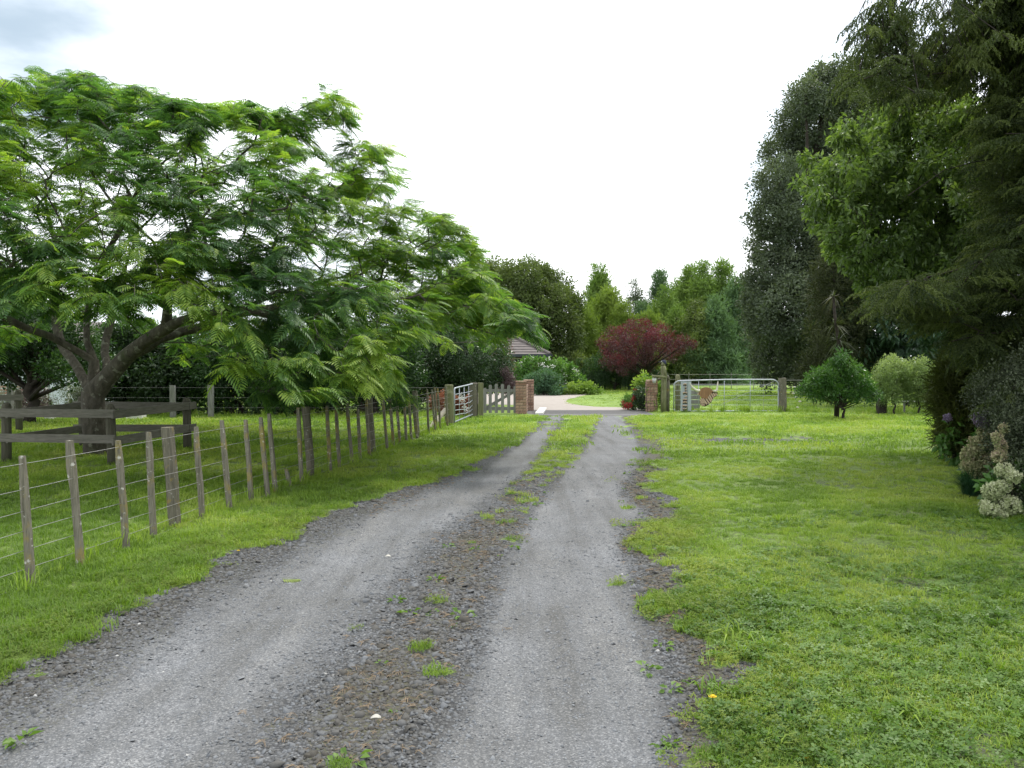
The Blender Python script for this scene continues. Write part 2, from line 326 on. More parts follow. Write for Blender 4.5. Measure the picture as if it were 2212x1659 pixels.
# ------------------------------------------------------------------ foliage prototypes (never linked to the scene)
def proto(name, V, Fc, mat):
    return bpy.data.objects.new(name, np_mesh(name, V, Fc, mat))
def rotmat(d, up=None):
    """rows of unit vectors d (n,3) -> matrices with columns x, y=d, z"""
    d = d / np.linalg.norm(d, axis=1, keepdims=True)
    up = np.tile([0, 0, 1.0], (len(d), 1)) if up is None else up
    x = np.cross(d, up); ln = np.linalg.norm(x, axis=1, keepdims=True); x = np.where(ln < 1e-3, [[1.0, 0, 0]], x / np.maximum(ln, 1e-6))
    z = np.cross(x, d); return np.stack([x, d, z], axis=2)
def mat2eul(R):
    ry = np.arcsin(np.clip(-R[:, 2, 0], -1, 1)); rx = np.arctan2(R[:, 2, 1], R[:, 2, 2]); rz = np.arctan2(R[:, 1, 0], R[:, 0, 0])
    return np.stack([rx, ry, rz], 1)
def rnd_dirs(n, rng=RNG):
    v = rng.normal(size=(n, 3)); return v / np.linalg.norm(v, axis=1, keepdims=True)
def leaves_mesh(P, D, Nn, ln, wd, fold=0.25):
    """rhombic folded leaves: base P, direction D, approximate normal Nn, length, width"""
    n = len(P); R = rotmat(D, Nn); x, y, z = R[:, :, 0], R[:, :, 1], R[:, :, 2]
    ln = np.broadcast_to(np.asarray(ln, float), (n,))[:, None]; wd = np.broadcast_to(np.asarray(wd, float), (n,))[:, None]
    a = P; b = P + y * ln * 0.45 + x * wd * 0.5 + z * wd * fold; c = P + y * ln - z * ln * 0.12; d = P + y * ln * 0.45 - x * wd * 0.5 + z * wd * fold
    V = np.stack([a, b, c, d], 1).reshape(-1, 3); i = np.arange(n)[:, None] * 4
    Fc = np.concatenate([i + [0, 1, 2], i + [0, 2, 3]], 0)
    return V, Fc
def clump(name, mat, n, R, ln, wd, seed, flat=1.0, droop=0.3, outward=0.6):
    r = np.random.default_rng(seed); p = rnd_dirs(n, r) * (r.random((n, 1)) ** 0.5) * R; p[:, 2] *= flat
    d = rnd_dirs(n, r) * (1 - outward) + p / R * outward * 1.4; d[:, 2] -= droop * r.random(n)
    nn = np.tile([0, 0, 1.0], (n, 1)) + rnd_dirs(n, r) * 0.8
    V, Fc = leaves_mesh(p, d, nn, ln * r.uniform(0.7, 1.2, n), wd * r.uniform(0.75, 1.2, n))
    return proto(name, V, Fc, mat)
def clumps(key, mat, n, R, ln, wd, k=3, **kw):
    return [clump(f'{key}_{i}', M[mat], n, R, ln, wd, 100 + i * 7 + len(key), **kw) for i in range(k)]
def frond(name, mat, L_=0.42, npair=9, pl=0.15, pw=0.026, droop=0.25, seed=0):
    r = np.random.default_rng(seed); V = []; Fc = []
    def spine(t): return np.array([0, L_ * t, -droop * L_ * t * t])
    for i in range(npair):
        t = (i + 0.9) / npair; c = spine(t); l = pl * (0.55 + 0.75 * math.sin(math.pi * min(1, t * 0.85 + 0.1))) * r.uniform(0.9, 1.1)
        for s in (-1, 1):
            ang = rad(62 - 30 * t) ; dx, dy = s * math.sin(ang), math.cos(ang)
            px, py = -dy * s, dx * s
            b = len(V); q = [0, 0.35, 0.75, 1.0]; wq = [0.25, 1.0, 0.85, 0.15]
            for a, ww in zip(q, wq):
                cc = c + np.array([dx * l * a, dy * l * a, -0.35 * l * a * a - 0.01])
                o = np.array([px, py, 0]) * pw * 0.5 * ww
                V += [cc - o, cc + o]
            for k in range(3): Fc.append([b + 2 * k, b + 2 * k + 1, b + 2 * k + 3, b + 2 * k + 2])
    b = len(V); V += [np.array([-.003, 0, 0]), np.array([.003, 0, 0]), spine(.5) + [.003, 0, 0], spine(.5) - [.003, 0, 0], spine(1), spine(1) + [0.001, 0, 0]]
    Fc += [[b, b + 1, b + 2, b + 3], [b + 3, b + 2, b + 5, b + 4]]
    return proto(name, np.array(V), np.array(Fc), mat)
def spray(name, mat, seed, L_=0.55, strings=9, sl=0.4, nd=9, hang=1.0, wd=0.014):
    """drooping conifer spray: an arching stem with hanging cords of short needles"""
    r = np.random.default_rng(seed); P = []; D = []; ln = []
    for i in range(strings):
        t = (i + 0.5) / strings; c = np.array([0, L_ * t, -0.25 * L_ * t * t]); s = -1 if i % 2 else 1
        d = np.array([s * 0.55, 0.65, -0.15]) + r.normal(size=3) * 0.12; l = sl * r.uniform(0.6, 1.1); p = c.copy()
        for k in range(nd):
            d = d + np.array([0, 0, -0.32 * hang]); d /= np.linalg.norm(d); q = p + d * l / nd
            for z in range(3):
                P.append(p + (q - p) * z / 3); D.append(d * 1.0 + r.normal(size=3) * 0.42); ln.append(l / nd * 1.15)
            p = q
    P = np.array(P); D = np.array(D); V, Fc = leaves_mesh(P, D, rnd_dirs(len(P), r), np.array(ln), wd)
    return proto(name, V, Fc, mat)
def feather(name, mat, seed, n=60, R=1.0, wd=0.05, ln=0.5, up=0.0):
    r = np.random.default_rng(seed); p = rnd_dirs(n, r) * (r.random((n, 1)) ** 0.6) * R * 0.7; d = p / R + rnd_dirs(n, r) * 0.5; d[:, 2] += up
    V, Fc = leaves_mesh(p, d, rnd_dirs(n, r), ln * r.uniform(0.6, 1.2, n), wd); return proto(name, V, Fc, mat)
def tuft(name, mat, seed, n=22, R=0.05, h=0.07, wd=0.004, spread=0.7):
    r = np.random.default_rng(seed); V = []; Fc = []
    for i in range(n):
        a = r.uniform(0, 6.28); rr = R * math.sqrt(r.random()); b = np.array([rr * math.cos(a), rr * math.sin(a), 0]); a2 = r.uniform(0, 6.28)
        hh = h * r.uniform(0.5, 1.15); ln = spread * r.uniform(0.2, 1.0); dv = np.array([math.cos(a2) * ln, math.sin(a2) * ln, 0]) * hh
        sd_ = np.array([-math.sin(a2), math.cos(a2), 0]) * wd * 0.5; k = len(V)
        m_ = b + dv * 0.4 + [0, 0, hh * 0.65]; t = b + dv * 1.1 + [0, 0, hh * (1.0 - 0.35 * ln)]
        V += [b - sd_, b + sd_, m_ - sd_ * .8, m_ + sd_ * .8, t]; Fc += [[k, k + 1, k + 3], [k, k + 3, k + 2], [k + 2, k + 3, k + 4]]
    return proto(name, np.array(V), np.array(Fc), mat)
def cloverp(name, mat, seed, n=14, R=0.07, lr=0.011):
    r = np.random.default_rng(seed); V = []; Fc = []
    for i in range(n):
        a = r.uniform(0, 6.28); rr = R * math.sqrt(r.random()); c = np.array([rr * math.cos(a), rr * math.sin(a), r.uniform(0.012, 0.035)]); nrm = r.normal(size=3) * 0.3 + [0, 0, 1]
        nrm /= np.linalg.norm(nrm); x = np.cross(nrm, [0, 1, 0.1]); x /= np.linalg.norm(x); y = np.cross(nrm, x); a0 = r.uniform(0, 6.28)
        for q in range(3):
            aa = a0 + q * 2.094; k = len(V); V.append(c)
            for da, rq in ((-.55, 1.0), (-.25, 1.7), (.25, 1.7), (.55, 1.0)):
                V.append(c + (x * math.cos(aa + da) + y * math.sin(aa + da)) * lr * rq)
            Fc += [[k, k + 1, k + 2], [k, k + 2, k + 3], [k, k + 3, k + 4]]
    return proto(name, np.array(V), np.array(Fc), mat)
def stone(name, mat, seed):
    r = np.random.default_rng(seed); V = np.array([[-1, -1, -.6], [1, -1, -.6], [1, 1, -.6], [-1, 1, -.6], [-.8, -.8, .5], [.8, -.8, .5], [.8, .8, .5], [-.8, .8, .5], [0, 0, .75]]) * 1.0
    V += r.normal(size=V.shape) * 0.25; V[:, 2] *= 0.7
    return proto(name, V, [np.array([[0, 1, 5, 4], [1, 2, 6, 5], [2, 3, 7, 6], [3, 0, 4, 7]]), np.array([[4, 5, 8], [5, 6, 8], [6, 7, 8], [7, 4, 8]])], mat)

def scatter(name, P, E, S, protos, parent=None, tint=None, seed=0, kind='stuff'):
    """one object whose points each carry one leaf cluster"""
    P = np.asarray(P, np.float32); n = len(P); rng = np.random.default_rng(seed + n)
    S = np.broadcast_to(np.asarray(S, np.float32), (n,))
    me = bpy.data.meshes.new(name); me.vertices.add(n); me.vertices.foreach_set('co', P.ravel())
    def att(nm, ty, dat, key='value'):
        a = me.attributes.new(nm, ty, 'POINT'); a.data.foreach_set(key, np.ascontiguousarray(dat).ravel())
    if E is None: E = rng.uniform(0, 6.28, (n, 3))
    att('rot', 'FLOAT_VECTOR', np.asarray(E, np.float32), 'vector'); att('scl', 'FLOAT', S.astype(np.float32))
    att('pick', 'INT', rng.integers(0, len(protos), n).astype(np.int32))
    if tint is None: tint = rng.random(n)
    att('tint', 'FLOAT', np.asarray(tint, np.float32))
    o = link(name, me, parent)
    if kind: o['kind'] = kind
    t = bpy.data.node_groups.new(name + '_nodes', 'GeometryNodeTree')
    t.interface.new_socket('Geometry', in_out='INPUT', socket_type='NodeSocketGeometry'); t.interface.new_socket('Geometry', in_out='OUTPUT', socket_type='NodeSocketGeometry')
    gi, go = t.nodes.new('NodeGroupInput'), t.nodes.new('NodeGroupOutput'); ip = t.nodes.new('GeometryNodeInstanceOnPoints'); lk = t.links.new
    def na(nm, ty):
        a = t.nodes.new('GeometryNodeInputNamedAttribute'); a.data_type = ty; a.inputs[0].default_value = nm
        return [s for s in a.outputs if s.enabled and s.name == 'Attribute'][0]
    j = t.nodes.new('GeometryNodeJoinGeometry')
    for p in reversed(protos):
        oi = t.nodes.new('GeometryNodeObjectInfo'); oi.inputs['Object'].default_value = p; oi.inputs['As Instance'].default_value = False
        g2 = t.nodes.new('GeometryNodeGeometryToInstance'); lk(oi.outputs['Geometry'], g2.inputs[0]); lk(g2.outputs[0], j.inputs[0])
    e2 = t.nodes.new('FunctionNodeEulerToRotation'); lk(na('rot', 'FLOAT_VECTOR'), e2.inputs[0])
    lk(gi.outputs[0], ip.inputs['Points']); lk(j.outputs[0], ip.inputs['Instance']); ip.inputs['Pick Instance'].default_value = True
    lk(na('pick', 'INT'), ip.inputs['Instance Index']); lk(e2.outputs[0], ip.inputs['Rotation']); lk(na('scl', 'FLOAT'), ip.inputs['Scale'])
    lk(ip.outputs[0], go.inputs[0])
    md = o.modifiers.new('leaves', 'NODES'); md.node_group = t
    return o
def yaw(n, tilt=0.15): return np.stack([RNG.normal(0, tilt, n), RNG.normal(0, tilt, n), RNG.uniform(0, 6.28, n)], 1)

# ------------------------------------------------------------------ branching trees
def grow(limbs, targets, step=0.35, seed=0, minr=0.006, expo=2.4, bow=0.25, wob=0.05, pathw=0.35, fall=0.0):
    """limbs: list of (points, base radius or None, parent limb or None). returns chains and tip information"""
    r = np.random.default_rng(seed); pos = []; par = []; chains = []; plen = []
    def addchain(start, pts):
        ids = [] if start is None else [start]
        p = start
        for q in pts:
            pos.append(np.array(q, float)); par.append(-1 if p is None else p)
            plen.append(0 if p is None else plen[p] + np.linalg.norm(pos[-1] - pos[p])); p = len(pos) - 1; ids.append(p)
        chains.append(ids); return ids
    def resample(pts, st):
        o_ = [np.array(pts[0], float)]
        for a, b in zip(pts[:-1], pts[1:]):
            a = np.array(a, float); b = np.array(b, float); k = max(1, int(np.linalg.norm(b - a) / st))
            for i in range(1, k + 1): o_.append(a + (b - a) * i / k + r.normal(size=3) * wob * 0.3)
        return o_
    for pts in limbs:
        pts = resample(pts, step)
        if not pos: addchain(None, pts)
        else:
            A = np.array(pos); k = int(np.argmin(np.linalg.norm(A - pts[0], axis=1))); addchain(k, pts[1:] if np.linalg.norm(A[k] - pts[0]) < step else pts)
    c0 = np.array(limbs[0][0]); T = sorted([np.array(t, float) for t in targets], key=lambda t: np.linalg.norm(t - c0))
    tips = []
    for t in T:
        A = np.array(pos); dv = t - A; d = np.linalg.norm(dv, axis=1); cost = d + pathw * np.array(plen) * 0.5 + np.where(A[:, 2] > t[2] + 0.3, 0.7, 0) + fall * np.maximum(0, A[:, 2] - t[2] - 0.1)
        cost += np.where(A[:, 2] < limbs[0][-1][2] * 0.6, 5, 0)
        k = int(np.argmin(cost)); s = A[k]; l = d[k]
        if l < 0.12: continue
        pd = s - A[par[k]] if par[k] >= 0 else np.array([0, 0, 1.0]); pd = pd / max(1e-6, np.linalg.norm(pd))
        m = max(2, int(l / step) + 1); c1 = s + pd * l * 0.35 + np.array([0, 0, l * bow * 0.5]); pts = []
        for i in range(1, m + 1):
            q = i / m; p = (1 - q) ** 2 * s + 2 * q * (1 - q) * c1 + q * q * t
            if i < m: p = p + r.normal(size=3) * wob
            pts.append(p)
        ids = addchain(k, pts); tips.append(ids)
    n = len(pos); R = np.zeros(n); kids = np.zeros(n)
    for i in range(n - 1, -1, -1):
        rr = max(minr, R[i] ** (1 / expo) if R[i] > 0 else minr)
        if par[i] >= 0: R[par[i]] += rr ** expo
        R[i] = rr
    return np.array(pos), par, R, chains, tips
def tree_mesh(name, pos, par, R, chains, mat, parent, base_r=None, maxr=None):
    V = []; Fc = []
    if base_r: f = base_r / R[0]
    nb = 0
    for ids in chains:
        if len(ids) < 2: continue
        P = pos[ids]; rr = R[ids].copy()
        if ids[0] != 0 and len(ids) > 1: rr[0] = min(rr[0], rr[1] * 1.25)
        if base_r: rr = np.where(rr > 0.03, 0.03 + (rr - 0.03) * (base_r - 0.03) / max(1e-6, R[0] - 0.03), rr)
        k = 12 if rr[0] > 0.12 else (8 if rr[0] > 0.04 else (5 if rr[0] > 0.015 else 3))
        D = np.gradient(P, axis=0); D /= np.maximum(np.linalg.norm(D, axis=1, keepdims=True), 1e-6)
        x = np.cross(D[0], [0.3, 0.1, 1.0]); x /= max(1e-6, np.linalg.norm(x)); a = np.arange(k) * 2 * math.pi / k
        for i in range(len(ids)):
            x = x - D[i] * x.dot(D[i]); x /= max(1e-6, np.linalg.norm(x)); y = np.cross(D[i], x)
            V.append(P[i] + (np.cos(a)[:, None] * x + np.sin(a)[:, None] * y) * rr[i])
        j = np.arange(k); j2 = (j + 1) % k
        for i in range(len(ids) - 1):
            b = nb + i * k; Fc.append(np.stack([b + j, b + j2, b + k + j2, b + k + j], 1))
        nb += k * len(ids)
    return link(name, np_mesh(name, np.concatenate(V), np.concatenate(Fc), mat, smooth=True), parent)
def tip_leaves(pos, tips, per, back=3, spread=0.10, droop=0.25, seed=0, out=1.0):
    """leaf positions along the last segments of every twig, pointing outwards"""
    r = np.random.default_rng(seed); P = []; D = []
    for ids in tips:
        seg = ids[-(back + 1):]; pts = pos[seg]
        d = pts[-1] - pts[0]; d /= max(1e-6, np.linalg.norm(d))
        for k in range(per):
            q = 1 - r.random() ** 1.3; f = q * (len(seg) - 1); i = min(int(f), len(seg) - 2); p = pts[i] + (pts[i + 1] - pts[i]) * (f - i)
            a = r.uniform(-1.5, 1.5); h = np.array([d[0], d[1], 0]); h /= max(1e-6, np.linalg.norm(h))
            e = np.array([h[0] * math.cos(a) - h[1] * math.sin(a), h[0] * math.sin(a) + h[1] * math.cos(a), d[2] * 0.4 - droop * r.uniform(0, 1.6) + 0.12])
            P.append(p + r.normal(size=3) * spread * 0.3); D.append(e)
    return np.array(P), np.array(D)

# ------------------------------------------------------------------ blob crowns (far trees, shrubs)
def blob_points(blobs, D, dens, depth=0.6, fill=0.25, seed=0, hemi=0.35, squash=1.0):
    """blobs given as (u, v, r) measured on the photograph at distance D -> spheres in the world -> points on and in them"""
    r = np.random.default_rng(seed); C = []; Rr = []
    for b in blobs:
        d = D + (b[3] if len(b) > 3 else r.uniform(-depth, depth)); c = at(b[0], b[1], d); C.append(c[:]); Rr.append(b[2] * d / F)
    C = np.array(C); Rr = np.array(Rr); P = []; T = []
    for c, q in zip(C, Rr):
        n = max(3, int(dens * 4 * math.pi * q * q)); dv = rnd_dirs(n, r); rad_ = np.where(r.random(n) < fill, r.random(n) ** 0.5, r.uniform(0.84, 1.08, n))
        # lumps on the blob
        lump = 1 + 0.16 * np.sin(dv[:, 0] * 5 + c[0] * 3) * np.sin(dv[:, 2] * 6 + c[2]) + 0.1 * np.sin(dv[:, 1] * 9)
        p = c + dv * (rad_ * lump)[:, None] * q * [1, 1, squash]
        keep = np.ones(n, bool)
        for c2, q2 in zip(C, Rr):
            if c2 is c: continue
            keep &= ~((np.linalg.norm(p - c2, axis=1) < q2 * 0.72) & (r.random(n) > 0.15))
        keep &= p[:, 2] > 0.03
        P.append(p[keep]); T.append((0.35 + 0.35 * dv[:, 2] + 0.3 * r.random(n))[keep])  # tint rises towards the top of each blob, painting in light from above
    return np.concatenate(P), np.clip(np.concatenate(T), 0, 1), C, Rr
def blob_tree(name, label, cat, base, blobs, D, protos, dens, size=1.0, depth=0.8, fill=0.25, trunk=0.2, bark='darkbark', seed=0, group=None,
              part='crown', stems=1, hang=False, tl=None, squash=1.0, twig=True):
    P, T, C, Rr = blob_points(blobs, D, dens, depth, fill, seed, squash=squash); b = Vector(base)
    root = empty(name, b, label, cat, group); r = np.random.default_rng(seed + 5)
    org = np.array(b[:]); P = P - org
    E = None if not hang else yaw(len(P), 0.25)
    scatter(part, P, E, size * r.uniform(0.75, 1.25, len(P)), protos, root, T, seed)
    if trunk:
        mb = MB(); top = C[np.argmax(C[:, 2])] - org; mid = C.mean(0) - org
        for s in range(stems):
            o_ = Vector(((s - (stems - 1) / 2) * trunk * 2.5, r.uniform(-.1, .1), 0)); k = 8
            path = [o_ + Vector((0, 0, -0.1))] + [o_ * (1 - q) + (Vector(mid) * q if q < 0.6 else Vector(mid).lerp(Vector(top), (q - 0.6) / 0.4) * 1) * 1 + Vector((r.normal() * 0.06, r.normal() * 0.06, 0)) for q in [i / k for i in range(1, k + 1)]]
            for i in range(1, len(path)): path[i].z = max(path[i].z, path[i - 1].z + 0.05)
            mb.tube(path, [trunk * (1 - 0.8 * i / (len(path) - 1)) for i in range(len(path))], 8)
        if twig:
            for c, q in zip(C, Rr):
                c = Vector(c) - b; h = max(0.15, c.z * 0.45); s = Vector(mid) * min(1, h / max(0.2, mid[2])); s.z = h
                mb.tube([s, (s + c) / 2 + Vector((0, 0, q * 0.1)), c + Vector((0, 0, q * 0.3))], [trunk * 0.38, trunk * 0.25, trunk * 0.08], 5)
        mb.build('trunk', M[bark], root, smooth=True)
    return root
def cone_points(u, vtop, half, D, vbase, dens, seed, irregular=0.25, point=1.0):
    """conifer: tiers of clumps under a leading shoot"""
    r = np.random.default_rng(seed); top = at(u, vtop, D); zb = max(0.2, at(u, vbase, D).z); H = top.z - zb; R0 = half * D / F; n = int(dens * H * R0 * 3.3)
    q = r.random(n) ** 0.62; a = r.uniform(0, 6.28, n)
    prof = (q ** point) * (1 + irregular * np.sin(q * H * 5 + a * 2 + seed)) * (1 + irregular * 0.8 * np.sin(a * 3 + seed * 2 + q * 4))
    rr = R0 * prof * r.uniform(0.55, 1.03, n) + 0.08
    P = np.stack([top.x + rr * np.cos(a), D + rr * np.sin(a), top.z - q * H + r.normal(0, 0.12, n)], 1)
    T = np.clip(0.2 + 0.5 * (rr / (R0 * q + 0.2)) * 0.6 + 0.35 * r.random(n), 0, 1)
    return P, T, top
def cone_tree(name, label, u, vtop, half, D, vbase, protos, dens=3.0, size=1.0, seed=0, group=None, irregular=0.25, point=1.0, up=True):
    P, T, top = cone_points(u, vtop, half, D, vbase, dens, seed, irregular, point); b = Vector((top.x, D, 0))
    root = empty(name, b, label, 'tree', group); P = P - np.array(b[:]); r = np.random.default_rng(seed)
    a = np.arctan2(P[:, 1], P[:, 0]); d = np.stack([np.cos(a), np.sin(a), np.full(len(a), 0.35) + r.normal(0, .25, len(a))], 1)
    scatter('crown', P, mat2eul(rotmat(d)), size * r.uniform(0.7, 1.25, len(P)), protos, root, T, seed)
    H = top.z; MB().tube([(0, 0, -0.2), (0.05, 0, H * 0.4), (-0.03, 0, H * 0.8), (0, 0, H)], [H * 0.022, H * 0.016, H * 0.007, 0.01], 8).build('trunk', M['darkbark'], root, smooth=True)
    return root
# ------------------------------------------------------------------ the drive: edges as functions of distance
def pw(y, pts):
    a = np.array(pts); return np.interp(y, a[:, 0], a[:, 1])
LEFT = [(0, -3.2), (3.0, -2.9), (4.24, -2.68), (5.71, -2.62), (7.15, -2.39), (8.85, -2.02), (10.4, -1.52), (12.6, -0.76), (16, -0.05), (21.9, 0.75), (25.3, 1.05), (28, 1.2)]
RIGHT = [(0, 0.75), (3.4, 0.80), (4.24, 0.95), (5.0, 1.0), (6.3, 1.05), (7.4, 1.12), (9.3, 1.62), (10.5, 1.5), (12.6, 2.05), (15, 2.6), (20, 3.0), (25.3, 3.55), (28, 3.9)]
MEDL = [(0, -1.1), (3.4, -1.1), (3.86, -1.12), (4.8, -1.0), (6.3, -0.85), (8.0, -0.67), (9.9, -0.26), (12.9, 0.32), (17.4, 0.78), (25.2, 1.62), (28, 1.8)]
MEDR = [(0, -0.3), (3.4, -0.34), (3.86, -0.23), (4.8, -0.13), (6.3, -0.06), (8.0, 0.11), (9.9, 0.42), (12.9, 0.91), (17.4, 1.75), (25.2, 2.75), (28, 3)]
def ss(x, a, b):
    t = np.clip((x - a) / (b - a), 0, 1); return t * t * (3 - 2 * t)
def masks(x, y):
    """grass 0..1, dirt/moss 0..1, wear (compacted wheel track) 0..1"""
    n1 = fbm(x * 1.6, y * 1.6, 3) - 0.5; n2 = fbm(x * 7, y * 7, 9) - 0.5; n3 = fbm(x * 0.5, y * 0.5, 21) - 0.5
    xl, xr, ml, mr = pw(y, LEFT), pw(y, RIGHT), pw(y, MEDL), pw(y, MEDR)
    far = ss(y, 9, 15)
    gl = ss(xl - x + n1 * 0.5 + n2 * 0.35, -0.10, 0.12)
    shoulder = (x - xr) + n1 * 1.1 + n2 * 0.7
    gr = ss(shoulder, 0.0, 0.35)
    med = np.minimum(x - ml, mr - x) + n1 * 0.5 + n2 * 0.25
    tuft_ = ss(fbm(x * 5.5, y * 5.5, 44, 3), 0.74 - 0.30 * far - 0.12 * ss(y, 14, 19) - 0.06 * ss(y, 6, 9), 0.80 - 0.26 * far - 0.10 * ss(y, 14, 19) - 0.05 * ss(y, 6, 9))
    gm = ss(med, -0.05, 0.22) * tuft_
    sp = ss(fbm(x * 3.1, y * 3.1, 71, 3), 0.66, 0.74) * ss(np.maximum(x - xr + 0.5, xl + 0.5 - x), 0, 0.25) * 0.9
    grass = np.maximum(np.maximum(gl, gr), np.maximum(gm, sp))
    bare = ss(fbm(x * 1.1 + 9, y * 0.9, 91, 4), 0.69, 0.76) * (x > xr) * 0.5                                  # thin patches in the lawn
    gpatch = ss(1.25 - np.hypot((x - 5.0) / 2.3, (y - 17.2) / 0.7) + n2 * 3.0 + n1 * 1.5, 0.35, 0.9)                      # old gravel showing
    grass = grass * (1 - bare) * (1 - 0.97 * gpatch)
    dirt = np.maximum(ss(med + n2 * 0.6, -0.05, 0.4) * (1 - 0.4 * far) * (0.45 + 0.75 * fbm(x * 2.2, y * 1.2, 61)), np.maximum(ss(0.38 - np.abs(x - xr - 0.12) + n1 * 0.6, 0, 0.3), ss(0.5 - np.abs(x - xl - 0.25) + n1 * .7, 0, 0.4) * 0.55))
    dirt = np.maximum(dirt, bare * 1.0); dirt = np.maximum(dirt, (x > xr + 0.5) * (1 - gpatch) * 0.8); dirt = np.maximum(dirt, (x < xl - 0.4) * 0.8)
    cl, cr_ = (xl + 0.62 * ml + 0 * y) / 1.62, 0
    wl = 1 - ss(np.abs(x - (xl * 0.38 + ml * 0.62)) + n1 * 0.2, 0.05 * (ml - xl), 0.58 * (ml - xl))
    wr = 1 - ss(np.abs(x - (mr * 0.58 + xr * 0.42)) + n1 * 0.2, 0.26 * (xr - mr), 0.60 * (xr - mr))
    off = ss(y, 27.6, 28.0); grass = np.maximum(grass * (1 - off), off); dirt = dirt * (1 - off) + 0.3 * off
    wear = np.maximum(wl, wr) * (y > -5)
    return grass, np.clip(dirt, 0, 1), np.clip(wear + n1 * 0.5, 0, 1)
def gz(x, y):
    near = 1 - ss(y, 21, 24.5)
    g, d, wv = masks(x, y)
    z = (fbm(x * 0.7, y * 0.7, 5) - 0.5) * 0.05 + g * 0.018 - wv * 0.02 + (fbm(x * 9, y * 9, 6, 2) - 0.5) * 0.012
    return z * near
def axis(segs):
    o = [segs[0][0]]
    for a, b, st in segs: o += list(np.linspace(a, b, max(2, int(round((b - a) / st)) + 1))[1:])
    return np.array(o)
def sheet(name, x, y, mat, z=None):
    X, Y = np.meshgrid(x, y); Z = gz(X, Y) if z is None else z(X, Y); V = np.stack([X, Y, Z], -1).reshape(-1, 3); nx, ny = len(x), len(y)
    i = np.arange(nx - 1)[None, :] + np.arange(ny - 1)[:, None] * nx; Fc = np.stack([i, i + 1, i + nx + 1, i + nx], -1).reshape(-1, 4)
    me = np_mesh(name, V, Fc, mat, smooth=True)
    g, d, wv = masks(V[:, 0], V[:, 1])
    for nm, dat in (('grass', g), ('dirt', d), ('wear', wv)):
        a = me.attributes.new(nm, 'FLOAT', 'POINT'); a.data.foreach_set('value', dat.astype(np.float32))
    o = link(name, me); o['kind'] = 'structure'; return o
def groundmat():
    m, n, o = newmat('ground'); A = {}
    for k in ('grass', 'dirt', 'wear'):
        a = n.nodes.new('ShaderNodeAttribute'); a.attribute_name = k; A[k] = a.outputs['Fac']
    g = n.nodes.new('ShaderNodeNewGeometry'); P = g.outputs['Position']
    # gravel: voronoi stones at two sizes
    def vor(scale, rnd=1.0):
        v = n.nodes.new('ShaderNodeTexVoronoi'); v.inputs['Scale'].default_value = scale; n.links.new(P, v.inputs['Vector']); return v
    v1 = vor(62); v2 = vor(135); nz = noise(n, P, 3.0, 6, 0.6); nf = noise(n, P, 45, 5, 0.7); nl = noise(n, P, 0.8, 4, 0.6)
    def bw(v):
        s = n.nodes.new('ShaderNodeSeparateColor'); n.links.new(v.outputs['Color'], s.inputs[0]); return s.outputs[0]
    c1 = ramp(n, [(0, (0.066, 0.069, 0.073)), (0.6, (0.115, 0.121, 0.128)), (0.93, (0.175, 0.182, 0.19)), (1, (0.30, 0.30, 0.30))]); n.links.new(bw(v1), c1.inputs[0])
    c2 = ramp(n, [(0, (0.09, 0.094, 0.099)), (0.7, (0.140, 0.145, 0.151)), (1, (0.24, 0.245, 0.25))]); n.links.new(bw(v2), c2.inputs[0])
    edge = mapr(n, v1.outputs['Distance'], 0.25, 0.6, 1.0, 0.5)
    c1o = mixc(n, 1.0, c1.outputs[0], edge, 'MULTIPLY')
    wf = mapr(n, math_(n, 'ADD', A['wear'], math_(n, 'MULTIPLY', math_(n, 'SUBTRACT', nz.outputs[0], 0.5), 0.9)), 0.15, 0.75)
    grav = mixc(n, wf, c1o, c2.outputs[0])
    grav = mixc(n, 1.0, grav, ramp_out(n, nl.outputs[0], [(0.3, (0.74, 0.72, 0.68)), (0.7, (1.15, 1.15, 1.16))]), 'MULTIPLY')
    ms = n.nodes.new('ShaderNodeMapping'); ms.inputs['Scale'].default_value = (3.2, 0.35, 1); ms.inputs['Rotation'].default_value = (0, 0, -0.12); n.links.new(P, ms.inputs[0])
    st = noise(n, ms.outputs[0], 1.0, 5, 0.6); grav = mixc(n, 1.0, grav, ramp_out(n, st.outputs[0], [(0.32, (0.70, 0.68, 0.64)), (0.5, (1.0, 1.0, 1.0)), (0.68, (1.22, 1.2, 1.17))]), 'MULTIPLY')
    mud = ramp(n, [(0.3, (0.035, 0.032, 0.025)), (0.5, (0.075, 0.068, 0.052)), (0.6, (0.078, 0.082, 0.038)), (0.75, (0.15, 0.13, 0.10))]); n.links.new(nf.outputs[0], mud.inputs[0])
    df = mapr(n, math_(n, 'ADD', A['dirt'], math_(n, 'MULTIPLY', math_(n, 'SUBTRACT', nf.outputs[0], 0.5), 1.5)), 0.5, 0.9, 0, 0.92)
    col = mixc(n, df, grav, mud.outputs[0])
    n5 = noise(n, P, 0.35, 5, 0.6); n6 = noise(n, P, 14, 6, 0.75)
    gr = ramp(n, [(0.25, (0.09, 0.155, 0.026)), (0.45, (0.14, 0.225, 0.036)), (0.6, (0.19, 0.28, 0.048)), (0.8, (0.26, 0.315, 0.076))])
    n.links.new(math_(n, 'ADD', math_(n, 'MULTIPLY', n5.outputs[0], 0.6), math_(n, 'MULTIPLY', n6.outputs[0], 0.45)), gr.inputs[0])
    gcol = mixc(n, mapr(n, noise(n, P, 30, 4, 0.8).outputs[0], 0.4, 0.62, 0.75, 0.0), gr.outputs[0], (0.04, 0.05, 0.018))
    sp = n.nodes.new('ShaderNodeSeparateXYZ'); n.links.new(P, sp.inputs[0])
    gcol = mixc(n, mapr(n, sp.outputs[1], 9, 24), gcol, gr.outputs[0])
